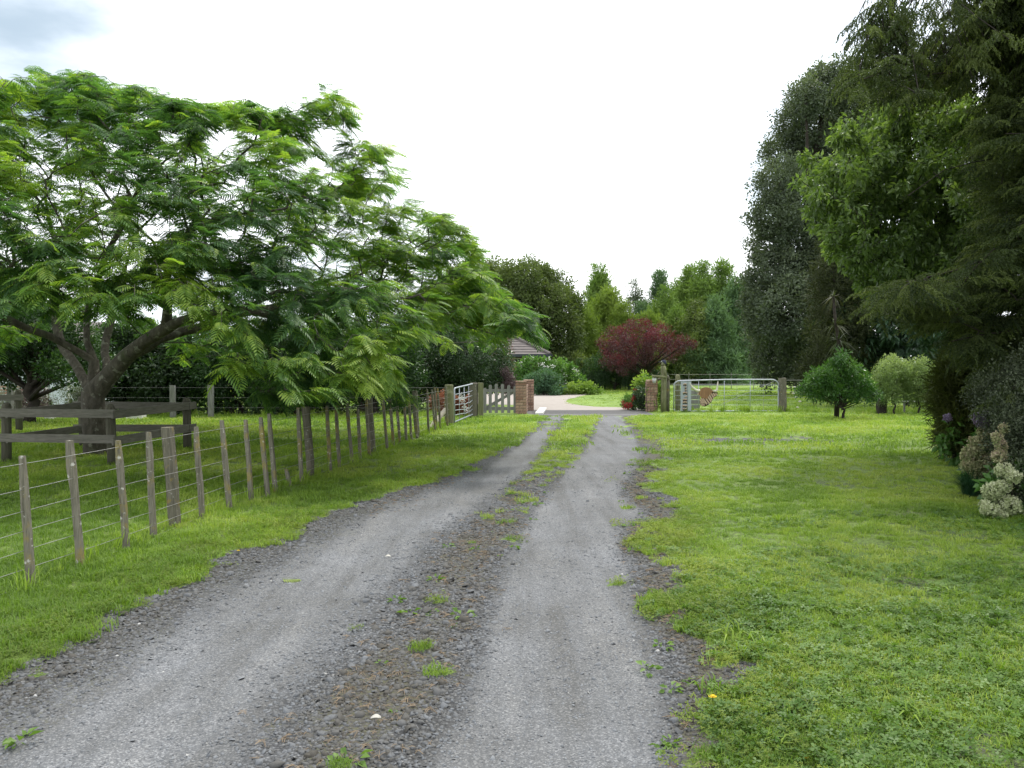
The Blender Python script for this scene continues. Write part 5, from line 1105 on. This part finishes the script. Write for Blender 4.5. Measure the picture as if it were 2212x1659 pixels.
b2 = [(1205, 800, 20), (1228, 806, 18), (1245, 822, 16), (1215, 825, 20)]; h2 = blob_tree('hydrangea_bush', 'bright green bush with scattered white flowers, right of the house corner', 'bush', (at(1222, 850, 42.5).x, 42.5, 0), b2, 42.5, hyd, 22, 0.9, .4, .25, .04, seed=34); flowers(h2, b2, 42.5, 26, 'whiteflower', 1.0, 2)
blob_tree('blue_bush', 'bluish-green leafy bush at the edge of the concrete drive', 'bush', (at(1170, 858, 40).x, 40, 0), [(1150, 830, 20), (1175, 822, 22), (1195, 832, 20), (1165, 845, 16), (1135, 845, 14), (1200, 847, 12)], 40, blu, 24, 0.85, .4, .25, .04, seed=35)
blob_tree('yellow_bush', 'low yellow-green leafy ground plants along the curved bed before the lawn', 'bush', (at(1250, 850, 40.5).x, 40.5, 0), [(1215, 847, 12), (1235, 845, 13), (1255, 842, 13), (1275, 840, 11), (1290, 841, 6), (1200, 850, 9), (1225, 850, 10)], 40.5, yel, 30, 0.8, .4, .25, 0, seed=36, twig=False)

# ------------------------------------------------------------------ shrubs behind the batten fence
blob_tree('camellia_hedge', 'glossy dark camellia mass behind the pipe gate and the picket gate', 'hedge', (at(1000, 850, 28).x, 28.5, 0),
          [(1060, 775, 42), (1080, 800, 28), (1010, 775, 48), (960, 790, 48), (1030, 815, 32), (980, 830, 32), (1060, 825, 24), (930, 825, 40), (900, 780, 48), (860, 800, 48), (880, 840, 38), (940, 740, 40), (1000, 735, 36), (870, 745, 40)], 28.5, gloss_c, 26, 0.9, .8, .22, 0.12, seed=41, stems=3)
pk_c = clumps('pk', 'pinkleaf', 30, 0.26, 0.09, 0.05, 3)
blob_tree('flowering_shrub', 'tall loose shrub with reddish-pink tips in front of the house roof', 'bush', (at(1070, 850, 31).x, 31, 0), [(1060, 715, 26), (1075, 728, 24), (1045, 740, 28), (1082, 755, 20), (1068, 770, 24), (1030, 712, 18), (1088, 785, 16), (1070, 800, 22)], 31, pk_c, 22, 0.8, .6, .25, .06, seed=42)
blob_tree('red_maple', 'small brownish-red weeping maple behind the picket gate', 'bush', (at(1097, 850, 28.5).x, 28.5, 0), [(1092, 812, 12), (1102, 826, 12), (1092, 838, 11), (1108, 842, 8)], 28.5, clumps('rm', 'purplegrey', 40, .16, .09, .03, 2, droop=1.0), 60, .8, .2, .3, .04, seed=43)
blob_tree('rusty_hydrangea', 'low bush covered in faded rust-coloured flower heads behind the pipe gate', 'bush', (at(975, 890, 24.8).x, 24.8, 0), [(945, 868, 15), (965, 862, 14), (985, 872, 15), (1003, 882, 13), (955, 885, 13), (975, 890, 11), (1010, 866, 8)], 24.8, clumps('ru', 'rust', 26, .10, .06, .05, 3), 80, .9, .3, .3, .03, seed=44)
hr = bpy.data.objects['rusty_hydrangea']; flowers(hr, [(1000, 858, 7), (1006, 864, 6), (1008, 882, 5)], 24.3, 9, 'whiteflower', .8, 7)
hb = []; rr = random.Random(4)
secs = [((240, 400), 'leftmost section of dark hedge, just right of the mimosa trunk', 'dc'), ((400, 560), 'section of dark hedge behind the pale fence post', 'hc'), ((560, 720), 'section of dark hedge behind the hanging mimosa fringe', 'dc'), ((720, 880), 'rightmost section of dark hedge before the glossy camellias', 'hc')]
for i, ((u0, u1), lab, k_) in enumerate(secs):
    bl_ = [(u, 752 + rr.uniform(-14, 20), 36) for u in range(u0 + 15, u1, 44)] + [(u, 815 + rr.uniform(-10, 10), 40) for u in range(u0 + 5, u1, 48)] + [(u, 868, 26) for u in range(u0 + 20, u1, 60)]
    blob_tree('hedge', lab, 'hedge', (at((u0 + u1) / 2, 880, 25.5).x, 25.7, 0), bl_, 25.7, dark_c if k_ == 'dc' else hedge_c, 20, 0.95, .6, .2, .09, seed=50 + i, stems=5, group='dark hedge along the back of the paddock', twig=False)
blob_tree('garden_tree', 'leafy deep green tree behind the left branches of the mimosa', 'tree', (at(60, 880, 22).x, 22, 0),
          [(-40, 690, 70), (20, 640, 60), (40, 720, 70), (100, 760, 50), (110, 690, 55), (-10, 770, 60), (60, 790, 40), (150, 770, 36), (130, 800, 30), (190, 780, 30), (-90, 760, 70), (-60, 600, 60), (230, 800, 24), (180, 740, 36)], 22, hedge_c, 15, 1.0, 1.2, .2, .18, seed=61)
blob_tree('purple_shrub', 'dusky purple-leaved shrub beneath the trees at the left', 'bush', (at(72, 890, 26).x, 26, 0), [(60, 862, 18), (80, 850, 18), (92, 872, 16), (70, 882, 14)], 26, clumps('ps', 'purplegrey', 30, .16, .08, .05, 3), 40, .9, .3, .2, .05, seed=62)
blob_tree('silver_shrub', 'pale silvery shrub left of the dusky purple one', 'bush', (at(30, 890, 26.8).x, 26.8, 0), [(20, 850, 20), (42, 845, 20), (30, 872, 18), (45, 885, 14), (5, 880, 16)], 26.8, clumps('ss', 'silver', 34, .15, .07, .03, 3), 40, .8, .3, .2, .04, seed=63)
blob_tree('olive_shrub', 'grey-olive shrub just left of the mimosa trunk', 'bush', (at(165, 890, 25.5).x, 25.5, 0), [(150, 850, 20), (172, 862, 18), (160, 882, 16), (178, 840, 16), (190, 880, 14)], 25.5, clumps('os', 'silver', 30, .16, .07, .03, 2) + clumps('os2', 'olive', 30, .16, .07, .03, 2), 36, .8, .3, .2, .04, seed=64)
blob_tree('green_shrub', 'fine-leaved light shrub in front of the pale garden building', 'bush', (at(112, 890, 25.6).x, 25.6, 0), [(104, 862, 14), (116, 875, 14), (106, 888, 11)], 25.6, clumps('gs', 'silver', 20, .16, .07, .03, 2) + clumps('gs2', 'hydra', 16, .16, .07, .03, 1), 26, .7, .3, .2, .03, seed=65)

# ------------------------------------------------------------------ small trees on the right lawn
cit = clumps('ci', 'citrus', 20, 0.15, 0.13, 0.042, 4, outward=0.7, droop=0.1)
blob_tree('citrus_tree', 'small glossy green citrus tree with low forked trunk on the right lawn', 'tree', (at(1818, 905, 23.6).x, 23.6, 0),
          [(1820, 766, 6), (1728, 846, 6), (1852, 797, 7), (1768, 800, 7), (1893, 853, 5), (1817, 774, 8), (1812, 786, 13), (1830, 795, 15), (1800, 800, 17), (1775, 815, 16), (1755, 825, 14), (1738, 832, 8), (1790, 825, 22), (1825, 820, 22), (1855, 812, 13), (1865, 828, 15), (1880, 845, 11), (1845, 835, 20), (1765, 845, 16), (1800, 848, 16), (1835, 852, 15), (1865, 852, 13), (1748, 848, 9), (1882, 862, 7)],
          23.6, cit, 70, 0.8, .3, .3, .045, seed=71, bark='darkbark')
pit = clumps('pi', 'pitto', 26, 0.12, 0.055, 0.03, 3, outward=0.7)
for nm, u, v, bl_, lab, sd_ in (('variegated_shrub', 1930, 895, [(1925, 790, 22), (1912, 805, 22), (1945, 800, 20), (1905, 828, 22), (1930, 830, 26), (1922, 852, 22), (1948, 845, 16)], 'rounded pale variegated shrub nearest the citrus tree', 72),
                             ('variegated_shrub', 1979, 893, [(1972, 795, 18), (1992, 798, 20), (1968, 815, 20), (2005, 815, 18), (1985, 830, 26), (2010, 838, 16), (1975, 855, 20), (1998, 858, 16)], 'second pale variegated shrub, right of the first one', 73),
                             ('variegated_shrub', 2032, 890, [(2028, 815, 11), (2040, 825, 12), (2025, 838, 14), (2045, 845, 10), (2030, 860, 10)], 'smallest and thinnest of the three pale variegated shrubs, half behind the dark hedge', 74)):
    blob_tree(nm, lab, 'shrub', (at(u, v, 25.7).x, 25.7, 0), bl_, 25.7, pit, 70 if sd_ < 74 else 40, 1.0, .3, .3, .035, seed=sd_, group='pale variegated shrubs')
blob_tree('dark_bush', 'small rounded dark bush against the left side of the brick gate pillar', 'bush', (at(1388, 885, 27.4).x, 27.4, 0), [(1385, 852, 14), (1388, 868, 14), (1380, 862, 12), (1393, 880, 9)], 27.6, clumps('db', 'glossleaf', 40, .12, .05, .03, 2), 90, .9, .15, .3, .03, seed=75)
ro = blob_tree('rose_bush', 'low rose bush with dark red blooms at the edge of the driveway opening', 'bush', (at(1368, 886, 27.9).x, 27.9, 0), [(1352, 868, 8), (1362, 862, 9), (1372, 872, 9), (1358, 878, 7), (1378, 862, 7)], 27.9, hyd, 60, .55, .15, .3, .02, seed=76)
red = clumps('rd', 'rust', 12, .05, .04, .04, 1); rc = [clump('rosebloom', M['red'], 16, .05, .05, .045, 2)]
rp = [at(u, v, 27.5) for u, v in ((1346, 868), (1351, 873), (1356, 876), (1362, 878), (1347, 875), (1355, 880), (1366, 862), (1371, 857), (1348, 880), (1372, 842), (1360, 872))]
scatter('bloom', np.array([p[:] for p in rp]) - np.array(ro.location), None, 1.1, rc, ro)
blob_tree('light_bush', 'light green leafy bush with pale blossoms behind the brick gate pillar', 'bush', (at(1395, 870, 29).x, 29.2, 0), [(1390, 822, 12), (1378, 832, 10), (1402, 830, 12), (1425, 830, 10), (1428, 850, 12), (1432, 868, 10), (1396, 842, 8)], 29.2, yel + hyd[:1], 40, .65, .3, .3, .03, seed=77)

# ------------------------------------------------------------------ the trees leaning in from the right
sprays = [spray(f'rimu_{i}', M['rimu'], i, 0.46 + 0.04 * i, 14, 0.17 + .02 * i, 6, 0.55, 0.020) for i in range(4)]
POLY_R = [(2300, -200), (2080, -120), (2090, -10), (2055, 0), (2060, 20), (2000, 55), (1985, 80), (2000, 100), (2005, 120), (1960, 128), (1900, 110), (1870, 85), (1860, 110), (1862, 150), (1845, 170), (1835, 200), (1870, 230), (1960, 235), (1985, 260), (2050, 270), (2040, 330), (2000, 360), (1960, 380), (1930, 420), (1925, 470), (1960, 500), (2000, 480), (2030, 500), (2020, 560), (1950, 600), (1890, 640), (1885, 680), (1950, 700), (2000, 720), (2060, 780), (2100, 850), (2300, 900)]
def rimu():
    B = Vector((9.2, 12.5, 0)); root = empty('weeping_conifer', B, 'large dark weeping conifer leaning in along the right edge of the picture', 'tree')
    def a(u, v, d): return np.array(at(u, v, d)[:])
    limbs = [[(B.x, B.y, -.1), (9.1, 12.5, 2.5), (8.9, 12.4, 5), (8.8, 12.3, 8), (8.7, 12.2, 10.5)],
             [(8.9, 12.4, 5.0), a(2300, 110, 11), a(2211, 123, 10.4), a(2167, 143, 10.2), a(2117, 152, 10.0), a(2015, 161, 9.8), a(1957, 172, 9.6), a(1904, 178, 9.5)],
             [a(2015, 161, 9.8), a(1990, 138, 9.7), a(1960, 125, 9.6), a(1900, 112, 9.4)],
             [(8.9, 12.4, 5.8), a(2300, 0, 11), a(2190, 20, 10.6)],
             [(9.0, 12.4, 4.4), a(2250, 330, 11), a(2150, 340, 10.5), a(2040, 370, 10), a(1960, 420, 9.8)],
             [(9.0, 12.4, 3.2), a(2250, 560, 11), a(2130, 560, 10.3), a(2000, 600, 9.8), a(1905, 655, 9.6)],
             [(9.1, 12.5, 2.2), a(2250, 700, 10.5), a(2130, 720, 10), a(2050, 740, 9.8)]]
    r = np.random.default_rng(12)
    for i in range(26):
        z0 = 1.6 + i * 0.33; az = math.pi + r.uniform(-1.25, 1.25); ln = r.uniform(2.6, 4.6)
        p = [np.array([B.x - .1, B.y, z0])]
        for q in (0.33, 0.66, 1.0): p.append(np.array([B.x - .1 + math.cos(az) * ln * q, B.y + math.sin(az) * ln * q, z0 + 0.35 * math.sin(q * 2.6) - 0.25 * q * q]) + r.normal(size=3) * .08)
        uu, vv = proj(np.array(p)); ok_ = [inpoly(np.array([a_ - 20]), np.array([b_]), POLY_R)[0] and (a_ > 2120) for a_, b_ in zip(uu, vv)]
        while len(p) > 2 and not ok_[len(p) - 1] and uu[len(p) - 1] < 2212: p.pop()
        if len(p) > 1: limbs.append(p)
    n = 4200; u = r.uniform(1830, 2330, n); v = r.uniform(-200, 880, n); d = 10.6 + r.normal(0, 0.8, n) + (u < 2050) * -0.6 + (v > 650) * 0.9
    k = inpoly(u, v, POLY_R); u, v, d = u[k], v[k], d[k]
    nn = fbm(u / 60, v / 34, 5); k = (nn > 0.47) | (r.random(len(u)) < 0.12); k &= ~((u < 2135 - 30 * np.sin(v / 40)) & (v > 205) & (v < 600)); k &= ~((u < 2060) & (v > 590) & (r.random(len(u)) < 0.6)); k &= ~((u < 2090) & (v > 700)); k &= ~((u < 2165) & (v < 75)); k &= ~((u < 2095) & (v < 120)); k &= ~((u < 2060) & (v < 150) & (r.random(len(u)) < 0.7)); k &= ~((v > 780) & (u < 2140)); u, v, d = u[k], v[k], d[k]
    T = np.array([at(a_, b_, max(8.5, c_))[:] for a_, b_, c_ in zip(u, v, d)])[:900]
    deep = np.stack([r.uniform(6.8, 11.5, 500), r.uniform(11, 15.5, 500), r.uniform(2.6, 10, 500)], 1); uu, vv = proj(deep); deep = deep[uu > 2160]
    T = np.concatenate([T, deep])
    pos, par, R, chains, tips = grow(limbs, T, step=0.4, seed=2, minr=0.006, expo=2.5, bow=0.15, wob=0.05, pathw=0.02, fall=2.0); pos = pos - np.array(B)
    tree_mesh('trunk', pos, par, R, chains, M['darkbark'], root, base_r=0.3)
    LP, LD = tip_leaves(pos, tips, 9, back=2, droop=0.25, seed=5)
    scatter('crown', LP, mat2eul(rotmat(LD)), r.uniform(0.45, 0.85, len(LP)), sprays, root, None, 5)
    # two sprigs reaching down into the top of the picture
    for (u0, v0, d_) in ((1980, -60, 8.5), (2072, -60, 8.8)):
        top = np.array(at(u0 + 60, v0 - 160, d_)[:]) - np.array(B); tip = np.array(at(u0, v0 + 50, d_)[:]) - np.array(B)
    sp_p = []; 
    for (u0, v0, d_, s) in ((1972, -18, 8.6, 1.0), (1985, -14, 8.6, .9), (1978, 5, 8.6, .75), (1992, 8, 8.6, .7), (2070, -32, 8.8, .8), (1935, -42, 8.8, .7)): sp_p.append((np.array(at(u0, v0, d_)[:]) - np.array(B), s))
    E = mat2eul(rotmat(np.array([(-.5, -.3, -.5), (.3, -.3, -.5), (-.3, .2, -1), (.2, .1, -1), (-.2, .1, -.8), (-.3, .2, -.8)])))
    scatter('crown', np.array([p for p, s in sp_p]), E, [s for p, s in sp_p], sprays, root, None, 6)
    mb = MB(); q = Vector(pos[np.argmin(np.linalg.norm(pos + np.array(B) - np.array([8.8, 12.3, 8.0]), axis=1))])
    for t_ in ((1975, -15, 8.6), (2070, -30, 8.8)):
        e_ = at(*t_) - B; m_ = (q + e_) / 2 + Vector((0, 0, 1.2)); mb.tube([q, (q + m_) / 2 + Vector((0, 0, .4)), m_, (m_ + e_) / 2 + Vector((0, 0, .25)), e_], [.06, .04, .03, .018, .008], 5)
    mb.build('branch', M['darkbark'], root, smooth=True)
    print('rimu', len(tips), len(LP))
    c = root.copy(); COL.objects.link(c); c.location = (B.x + 0.9, B.y - 6.2, 0); c['label'] = 'second weeping conifer, beside the camera on the right, shading the near lawn'
    for ch in list(root.children):
        if ch.name.startswith('branch'): continue
        k = ch.copy(); COL.objects.link(k); k.parent = c
rimu()
cher = clumps('cy', 'cherry', 9, 0.12, 0.115, 0.05, 4, droop=1.0, flat=0.7)
def cherry():
    B = Vector((at(2114, 900, 15).x, 15.5, 0)); root = empty('cherry_tree', B, 'bright green broad-leaved tree with drooping leaves reaching out of the dark conifers', 'tree')
    def a(u, v, d): return np.array(at(u, v, d)[:])
    limbs = [[(B.x, B.y, -.1), a(2114, 830, 15.4), a(2112, 752, 15.3), a(2102, 712, 15.2)], [a(2102, 712, 15.2), a(2048, 694, 15), a(1980, 600, 14.8), a(1900, 545, 14.5), a(1850, 508, 14.3), a(1800, 450, 14.2)],
             [a(2102, 712, 15.2), a(2060, 560, 15), a(2000, 420, 15), a(1900, 330, 14.8), a(1830, 280, 14.5)], [a(2060, 560, 15), a(2080, 400, 15.5), a(2060, 250, 15.5), a(1980, 190, 15.3)]]
    PL = [(1703, 322), (1722, 345), (1760, 355), (1762, 310), (1790, 335), (1812, 300), (1822, 268), (1850, 300), (1880, 235), (1920, 195), (1990, 165), (2080, 170), (2150, 300), (2160, 600), (2060, 690), (1980, 650), (1900, 660), (1850, 600), (1800, 560), (1775, 500), (1740, 470), (1735, 440), (1762, 430), (1725, 400), (1735, 385), (1765, 390), (1730, 350)]
    r = np.random.default_rng(3); n = 3400; u = r.uniform(1695, 2165, n); v = r.uniform(160, 690, n); k = inpoly(u, v, PL); u, v = u[k], v[k]; T = np.array([at(a_, b_, 14.6 + r.normal(0, .9))[:] for a_, b_ in zip(u, v)])[:950]
    lead = [[a(1830, 400, 14.2), a(1770, 350, 13.9), a(1722, 322, 13.7)], [a(1860, 380, 14.2), a(1815, 310, 14), a(1795, 278, 13.9)], [a(1830, 480, 14.2), a(1770, 420, 13.9), a(1733, 392, 13.7)], [a(1900, 400, 14.2), a(1845, 290, 14), a(1825, 262, 13.9)]]
    T = np.concatenate([T] + [np.array([l[1] * (1 - q) + l[2] * q + r.normal(size=3) * .05 for l in lead]) for q in (0.0, 0.35, 0.7, 1.0)]); limbs += lead
    pos, par, R, chains, tips = grow(limbs, T, step=0.3, seed=4, minr=0.006, expo=2.5, bow=-0.05, wob=0.03); pos = pos - np.array(B)
    tree_mesh('trunk', pos, par, R, chains, M['darkbark'], root, base_r=0.14)
    LP, LD = tip_leaves(pos, tips, 8, back=4, droop=0.4, seed=6)
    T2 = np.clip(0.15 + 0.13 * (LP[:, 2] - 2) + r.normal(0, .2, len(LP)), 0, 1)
    scatter('crown', LP, yaw(len(LP), .25), r.uniform(0.75, 1.15, len(LP)), cher, root, T2, 6)
cherry()
fea = [feather(f'fe_{i}', M['feather'], 30 + i, 90, 0.34, 0.012, 0.17, 0.15) for i in range(3)]
blob_tree('feathery_conifer', 'olive-brown feathery conifer bush beside the grey hedge', 'bush', (at(2085, 990, 12.8).x, 13.2, 0),
          [(2070, 800, 30), (2100, 790, 34), (2060, 835, 26), (2095, 840, 40), (2045, 852, 16), (2060, 880, 26), (2100, 890, 40), (2075, 925, 28), (2110, 940, 36), (2140, 830, 50), (2150, 900, 50), (2180, 800, 50), (2055, 950, 14), (2085, 965, 24)], 13.2, fea, 75, .9, .3, .3, .06, seed=81)
sg = clumps('sg', 'smallgrey', 44, 0.17, 0.034, 0.015, 4, outward=0.5)
blob_tree('grey_shrub', 'big dark grey-leaved shrub at the right edge of the picture, nearest the camera', 'shrub', (6.25, 9.3, 0),
          [(2150, 850, 45, 9.7 - 9.3), (2200, 840, 60), (2200, 905, 55), (2230, 900, 80), (2205, 950, 45), (2212, 980, 50, 9.0 - 9.3), (2222, 1030, 50, 8.8 - 9.3), (2210, 930, 42, 8.9 - 9.3), (2260, 1000, 80), (2195, 1080, 45), (2240, 1090, 60), (2210, 1120, 36), (2300, 900, 90), (2300, 1080, 80), (2280, 820, 80)], 9.3, sg, 95, 1.0, .35, .3, .07, seed=82, stems=3)
# hydrangea heads
hy_l = clumps('hyl', 'hydra', 10, 0.10, 0.11, 0.07, 2); FP = {k: [clump(f'floret_{k}_{i}', M[k], 7, 0.016, 0.021, 0.019, 5 + i, outward=.8) for i in range(2)] for k in ('flowerwhite', 'flowerpink', 'flowermauve')}
def head(root, c, r_, k, seed, sq=0.85):
    r = np.random.default_rng(seed); n = int(210 * (r_ / 0.1) ** 2); d = rnd_dirs(n, r); P = np.array(c[:]) + d * r_ * r.uniform(.85, 1.08, (n, 1)) * [1, 1, sq]
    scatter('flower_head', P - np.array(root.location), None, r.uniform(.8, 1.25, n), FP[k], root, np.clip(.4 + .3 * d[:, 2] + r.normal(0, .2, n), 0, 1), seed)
ph = empty('cream_hydrangea', (gp(2150, 1125).x, 8.6, 0), 'hydrangea with big creamy white flower heads low against the grey shrub', 'bush')
for i, (u, v, rp_) in enumerate(((2138, 1102, 15), (2178, 1092, 22), (2145, 1062, 21), (2160, 1115, 13), (2168, 1052, 14), (2170, 1018, 17), (2190, 1030, 12), (2126, 1090, 9), (2200, 1105, 10))):
    d_ = 8.6 + 0.08 * (i % 3); head(ph, at(u, v, d_), rp_ * d_ / F, 'flowerwhite', 200 + i)
for i, (u, v, rp_) in enumerate(((2160, 985, 12), (2163, 962, 10), (2156, 945, 9), (2168, 925, 8))): head(ph, at(u, v, 8.9), rp_ * 8.9 / F, 'flowerpink', 220 + i, 1.1)
P, T, C, R_ = blob_points([(2165, 1060, 34, .2), (2185, 1030, 34, .25), (2190, 1090, 30, .25), (2160, 1095, 26, .2)], 8.7, 70, .1, .6, 7); scatter('foliage', P - np.array(ph.location), yaw(len(P), .4), 0.9, hy_l, ph, T * .3, 3)
for k in range(5): MB(ph.location).tube([Vector(ph.location) + Vector((k * .08 - .1, .1, 0)), at(2150 + k * 10, 1090 - k * 12, 8.75)], .008, 5).build('stem', M['darkbark'], ph)
pp = empty('pink_hydrangea', (gp(2120, 1060).x, 10.2, 0), 'hydrangea with faded pink and green flower heads behind the blue tussock', 'bush')
for i, (u, v, rp_, k) in enumerate(((2100, 975, 16, 'flowerpink'), (2118, 965, 15, 'flowerpink'), (2098, 1005, 18, 'flowerpink'), (2120, 1000, 18, 'flowerpink'), (2142, 990, 15, 'flowerpink'), (2088, 985, 10, 'flowerpink'), (2135, 1015, 14, 'flowerpink'), (2112, 1022, 13, 'flowerpink'), (2130, 935, 15, 'flowerpink'), (2125, 950, 12, 'flowerpink'), (2122, 910, 15, 'flowermauve'), (2108, 900, 8, 'flowermauve'), (2135, 890, 9, 'flowermauve'), (2108, 955, 12, 'flowerpink'), (2148, 968, 11, 'flowerpink'))):
    head(pp, at(u, v, 10.0), rp_ * 10 / F, k, 300 + i)
P, T, C, R_ = blob_points([(2115, 985, 36), (2130, 940, 30), (2110, 1020, 26)], 10.3, 60, .1, .6, 8); scatter('foliage', P - np.array(pp.location), yaw(len(P), .4), 0.9, hy_l, pp, T * .25, 3)
for k in range(4): MB(pp.location).tube([Vector(pp.location) + Vector((k * .08 - .1, .1, 0)), at(2095 + k * 14, 990 - k * 15, 10.2)], .008, 5).build('stem', M['darkbark'], pp)
mh = empty('mauve_hydrangea', (gp(2050, 960).x, 13.0, 0), 'sprawling hydrangea with one mauve flower head at the foot of the feathery conifer', 'bush')
head(mh, at(2047, 902, 12.7), .055, 'flowermauve', 400)
P, T, C, R_ = blob_points([(2055, 925, 14), (2065, 950, 16), (2045, 965, 12), (2080, 985, 16), (2060, 990, 12), (2035, 958, 6)], 12.8, 60, .1, .6, 8); scatter('foliage', P - np.array(mh.location), yaw(len(P), .4), 0.9, hy_l, mh, T * .6, 3)
MB(mh.location).tube([mh.location, at(2055, 940, 12.8), at(2047, 906, 12.7)], .008, 5).build('stem', M['darkbark'], mh)
# blue tussock
r = np.random.default_rng(6); V = []; Fc = []; c = np.array(gp(2098, 1075)[:])
for k in range(420):
    an = r.uniform(0, 6.28); l = r.uniform(.35, .75); out_ = r.uniform(.25, .85) * l; b = c + np.array([math.cos(an), math.sin(an), 0]) * .09 * r.random(); h = l * r.uniform(.45, .8); s_ = np.array([-math.sin(an), math.cos(an), 0]) * .0045; i0 = len(V)
    for q in (0, .35, .7, 1): p = b + np.array([math.cos(an) * out_ * q ** 1.4, math.sin(an) * out_ * q ** 1.4, h * (q * 1.9 - q * q * 1.25)]); V += [p - s_ * (1.1 - q), p + s_ * (1.1 - q)]
    Fc += [[i0 + 2 * j, i0 + 2 * j + 1, i0 + 2 * j + 3, i0 + 2 * j + 2] for j in range(3)]
o = link('tussock_grass', np_mesh('tussock', np.array(V) - c, np.array(Fc), M['bluegrass'])); o.location = c; tag(o, 'arching blue-green tussock at the foot of the pink hydrangea', 'tussock')

# ------------------------------------------------------------------ rank grass along the fences, weeds, dandelions, litter
tall = [tuft(f'tall_{i}', M['grass'], 90 + i, 26, 0.09, 0.26, 0.008, 0.7) for i in range(3)]
pts = [(fence_x(y) + RNG.normal(0, .07), y) for y in np.arange(5.2, 21, 0.22)] + [(RNG.uniform(5.6, 9.3), 27.0 + RNG.normal(0, .12)) for _ in range(60)] + [(RNG.uniform(9.3, 17), 26.6 + RNG.normal(0, .5)) for _ in range(90)] + [(RNG.uniform(-16, -2), 24.4 + RNG.normal(0, .3)) for _ in range(120)] + [(RNG.uniform(6, 26), 46.5 + RNG.normal(0, .6)) for _ in range(120)]
pts = np.array(pts); tag(scatter('rank_grass', np.c_[pts, np.zeros(len(pts))], yaw(len(pts), .15), RNG.uniform(.5, 1.1, len(pts)), tall, None, RNG.uniform(.3, .8, len(pts)), 5), 'taller uncut grass at the foot of the fences and gates', 'grass')
weedp = [clump(f'weed_{i}', M['clover'], 14, 0.05, 0.055, 0.03, 60 + i, flat=.35, outward=.9, droop=.1) for i in range(2)]
wp_ = [Vector((pw(y_, RIGHT) + RNG.normal(.0, .22) if k_ % 2 else pw(y_, MEDL) + RNG.uniform(0, .8), y_, 0)) for k_, y_ in enumerate(RNG.uniform(3.2, 13, 44))] + [gp(u, v) for u, v in ((1447, 1488), (1432, 1612), (1452, 1605), (1445, 1327), (945, 1252), (885, 1326), (860, 1297), (998, 1330), (1360, 1138), (1160, 1090), (1100, 1068), (760, 1640), (730, 1650), (1430, 1395), (1398, 1445), (1120, 1040), (1180, 1038), (1375, 1190), (40, 1602), (1530, 1560), (1560, 1540), (1600, 1575))]
tag(scatter('weeds', np.array([p[:] for p in wp_]), yaw(len(wp_), .1), RNG.uniform(.25, .8, len(wp_)) ** 1.0 + (np.arange(len(wp_)) >= 44) * .4, weedp, None, RNG.uniform(.6, 1, len(wp_)), 5), 'small round-leaved weeds sprouting here and there out of the gravel', 'weeds')
plan = [tuft(f'plan_{i}', M['grass'], 110 + i, 30, 0.10, 0.13, 0.013, 1.5) for i in range(2)]
pq = [gp(u, v) for u, v in ((1640, 1410), (1660, 1425), (1610, 1415), (1700, 1425), (1540, 1495), (1690, 1130), (1820, 1000), (1600, 1390), (1640, 1275), (1500, 1000), (200, 1255), (300, 1215), (1900, 1480), (1800, 1350), (2000, 1560), (1660, 1620), (2050, 1300), (2120, 1450))]
tag(scatter('coarse_tufts', np.array([p[:] for p in pq]), yaw(len(pq), .1), RNG.uniform(.6, 1.0, len(pq)), plan, None, RNG.uniform(.2, .6, len(pq)), 5), 'coarse broad-bladed grass clumps scattered through the short lawn', 'grass')
for i, (u, v, h, s, lab) in enumerate(((1539, 1532, .06, .020, 'yellow dandelion flower in the lawn beside the gravel, nearest the camera'), (1740, 1652, .03, .012, 'tiny yellow flower at the bottom edge of the picture'), (515, 1197, .03, .014, 'yellow dandelion on the verge between fence and gravel'), (268, 1191, .05, .013, 'yellow dandelion at the foot of the third batten from the left'))):
    b = gp(u, v); b.z = 0; e_ = empty('dandelion', b, lab, 'flower'); c = b + Vector((0, 0, h)); mb = MB(b)
    for k in range(26):
        an = k * 2.399; l = s * (1 if k > 10 else .6); d = Vector((math.cos(an), math.sin(an), .25 if k > 10 else .8)) * l; sd2 = Vector((-math.sin(an), math.cos(an), 0)) * l * .16
        mb.add([c - sd2 * .5, c + sd2 * .5, c + d + sd2, c + d - sd2], [(0, 1, 2, 3)])
    mb.build('petals', M['yellow'], e_); MB(b).tube([b, c], .002, 5).build('stem', M['citrus'], e_)
ff_ = frond('fallen_frond_mesh', M['fallen'], .16, 9, .05, .016, .02, 3); p = gp(622, 1250); o = link('fallen_frond', ff_.data); o.scale = (0.8, 0.8, 1); o.location = (p.x - .05, p.y, gz(np.array([p.x]), np.array([p.y]))[0] + .028); o.rotation_euler = (0, 0, -1.4); tag(o, 'fallen yellow-green frond lying on the left wheel track', 'leaf')
for (u, v, lab) in ((812, 1557, 'curled pale leaf lying on the mossy middle strip'), (838, 1200, 'small pale leaf on the left wheel track')):
    p = gp(u, v); z = gz(np.array([p.x]), np.array([p.y]))[0] + .012; mb = MB((p.x, p.y, z)); vs = []
    for i in range(6):
        q = i / 5; wq = .009 * math.sin(math.pi * (q * .9 + .05)); vs += [Vector((p.x - .025 + .05 * q, p.y - wq, z + .008 * math.sin(q * 3))), Vector((p.x - .025 + .05 * q, p.y + wq, z + .012 * math.sin(q * 3) + .006))]
    mb.add(vs, [(2 * i, 2 * i + 2, 2 * i + 3, 2 * i + 1) for i in range(5)]); tag(mb.build('dry_leaf', M['insul']), lab, 'leaf')
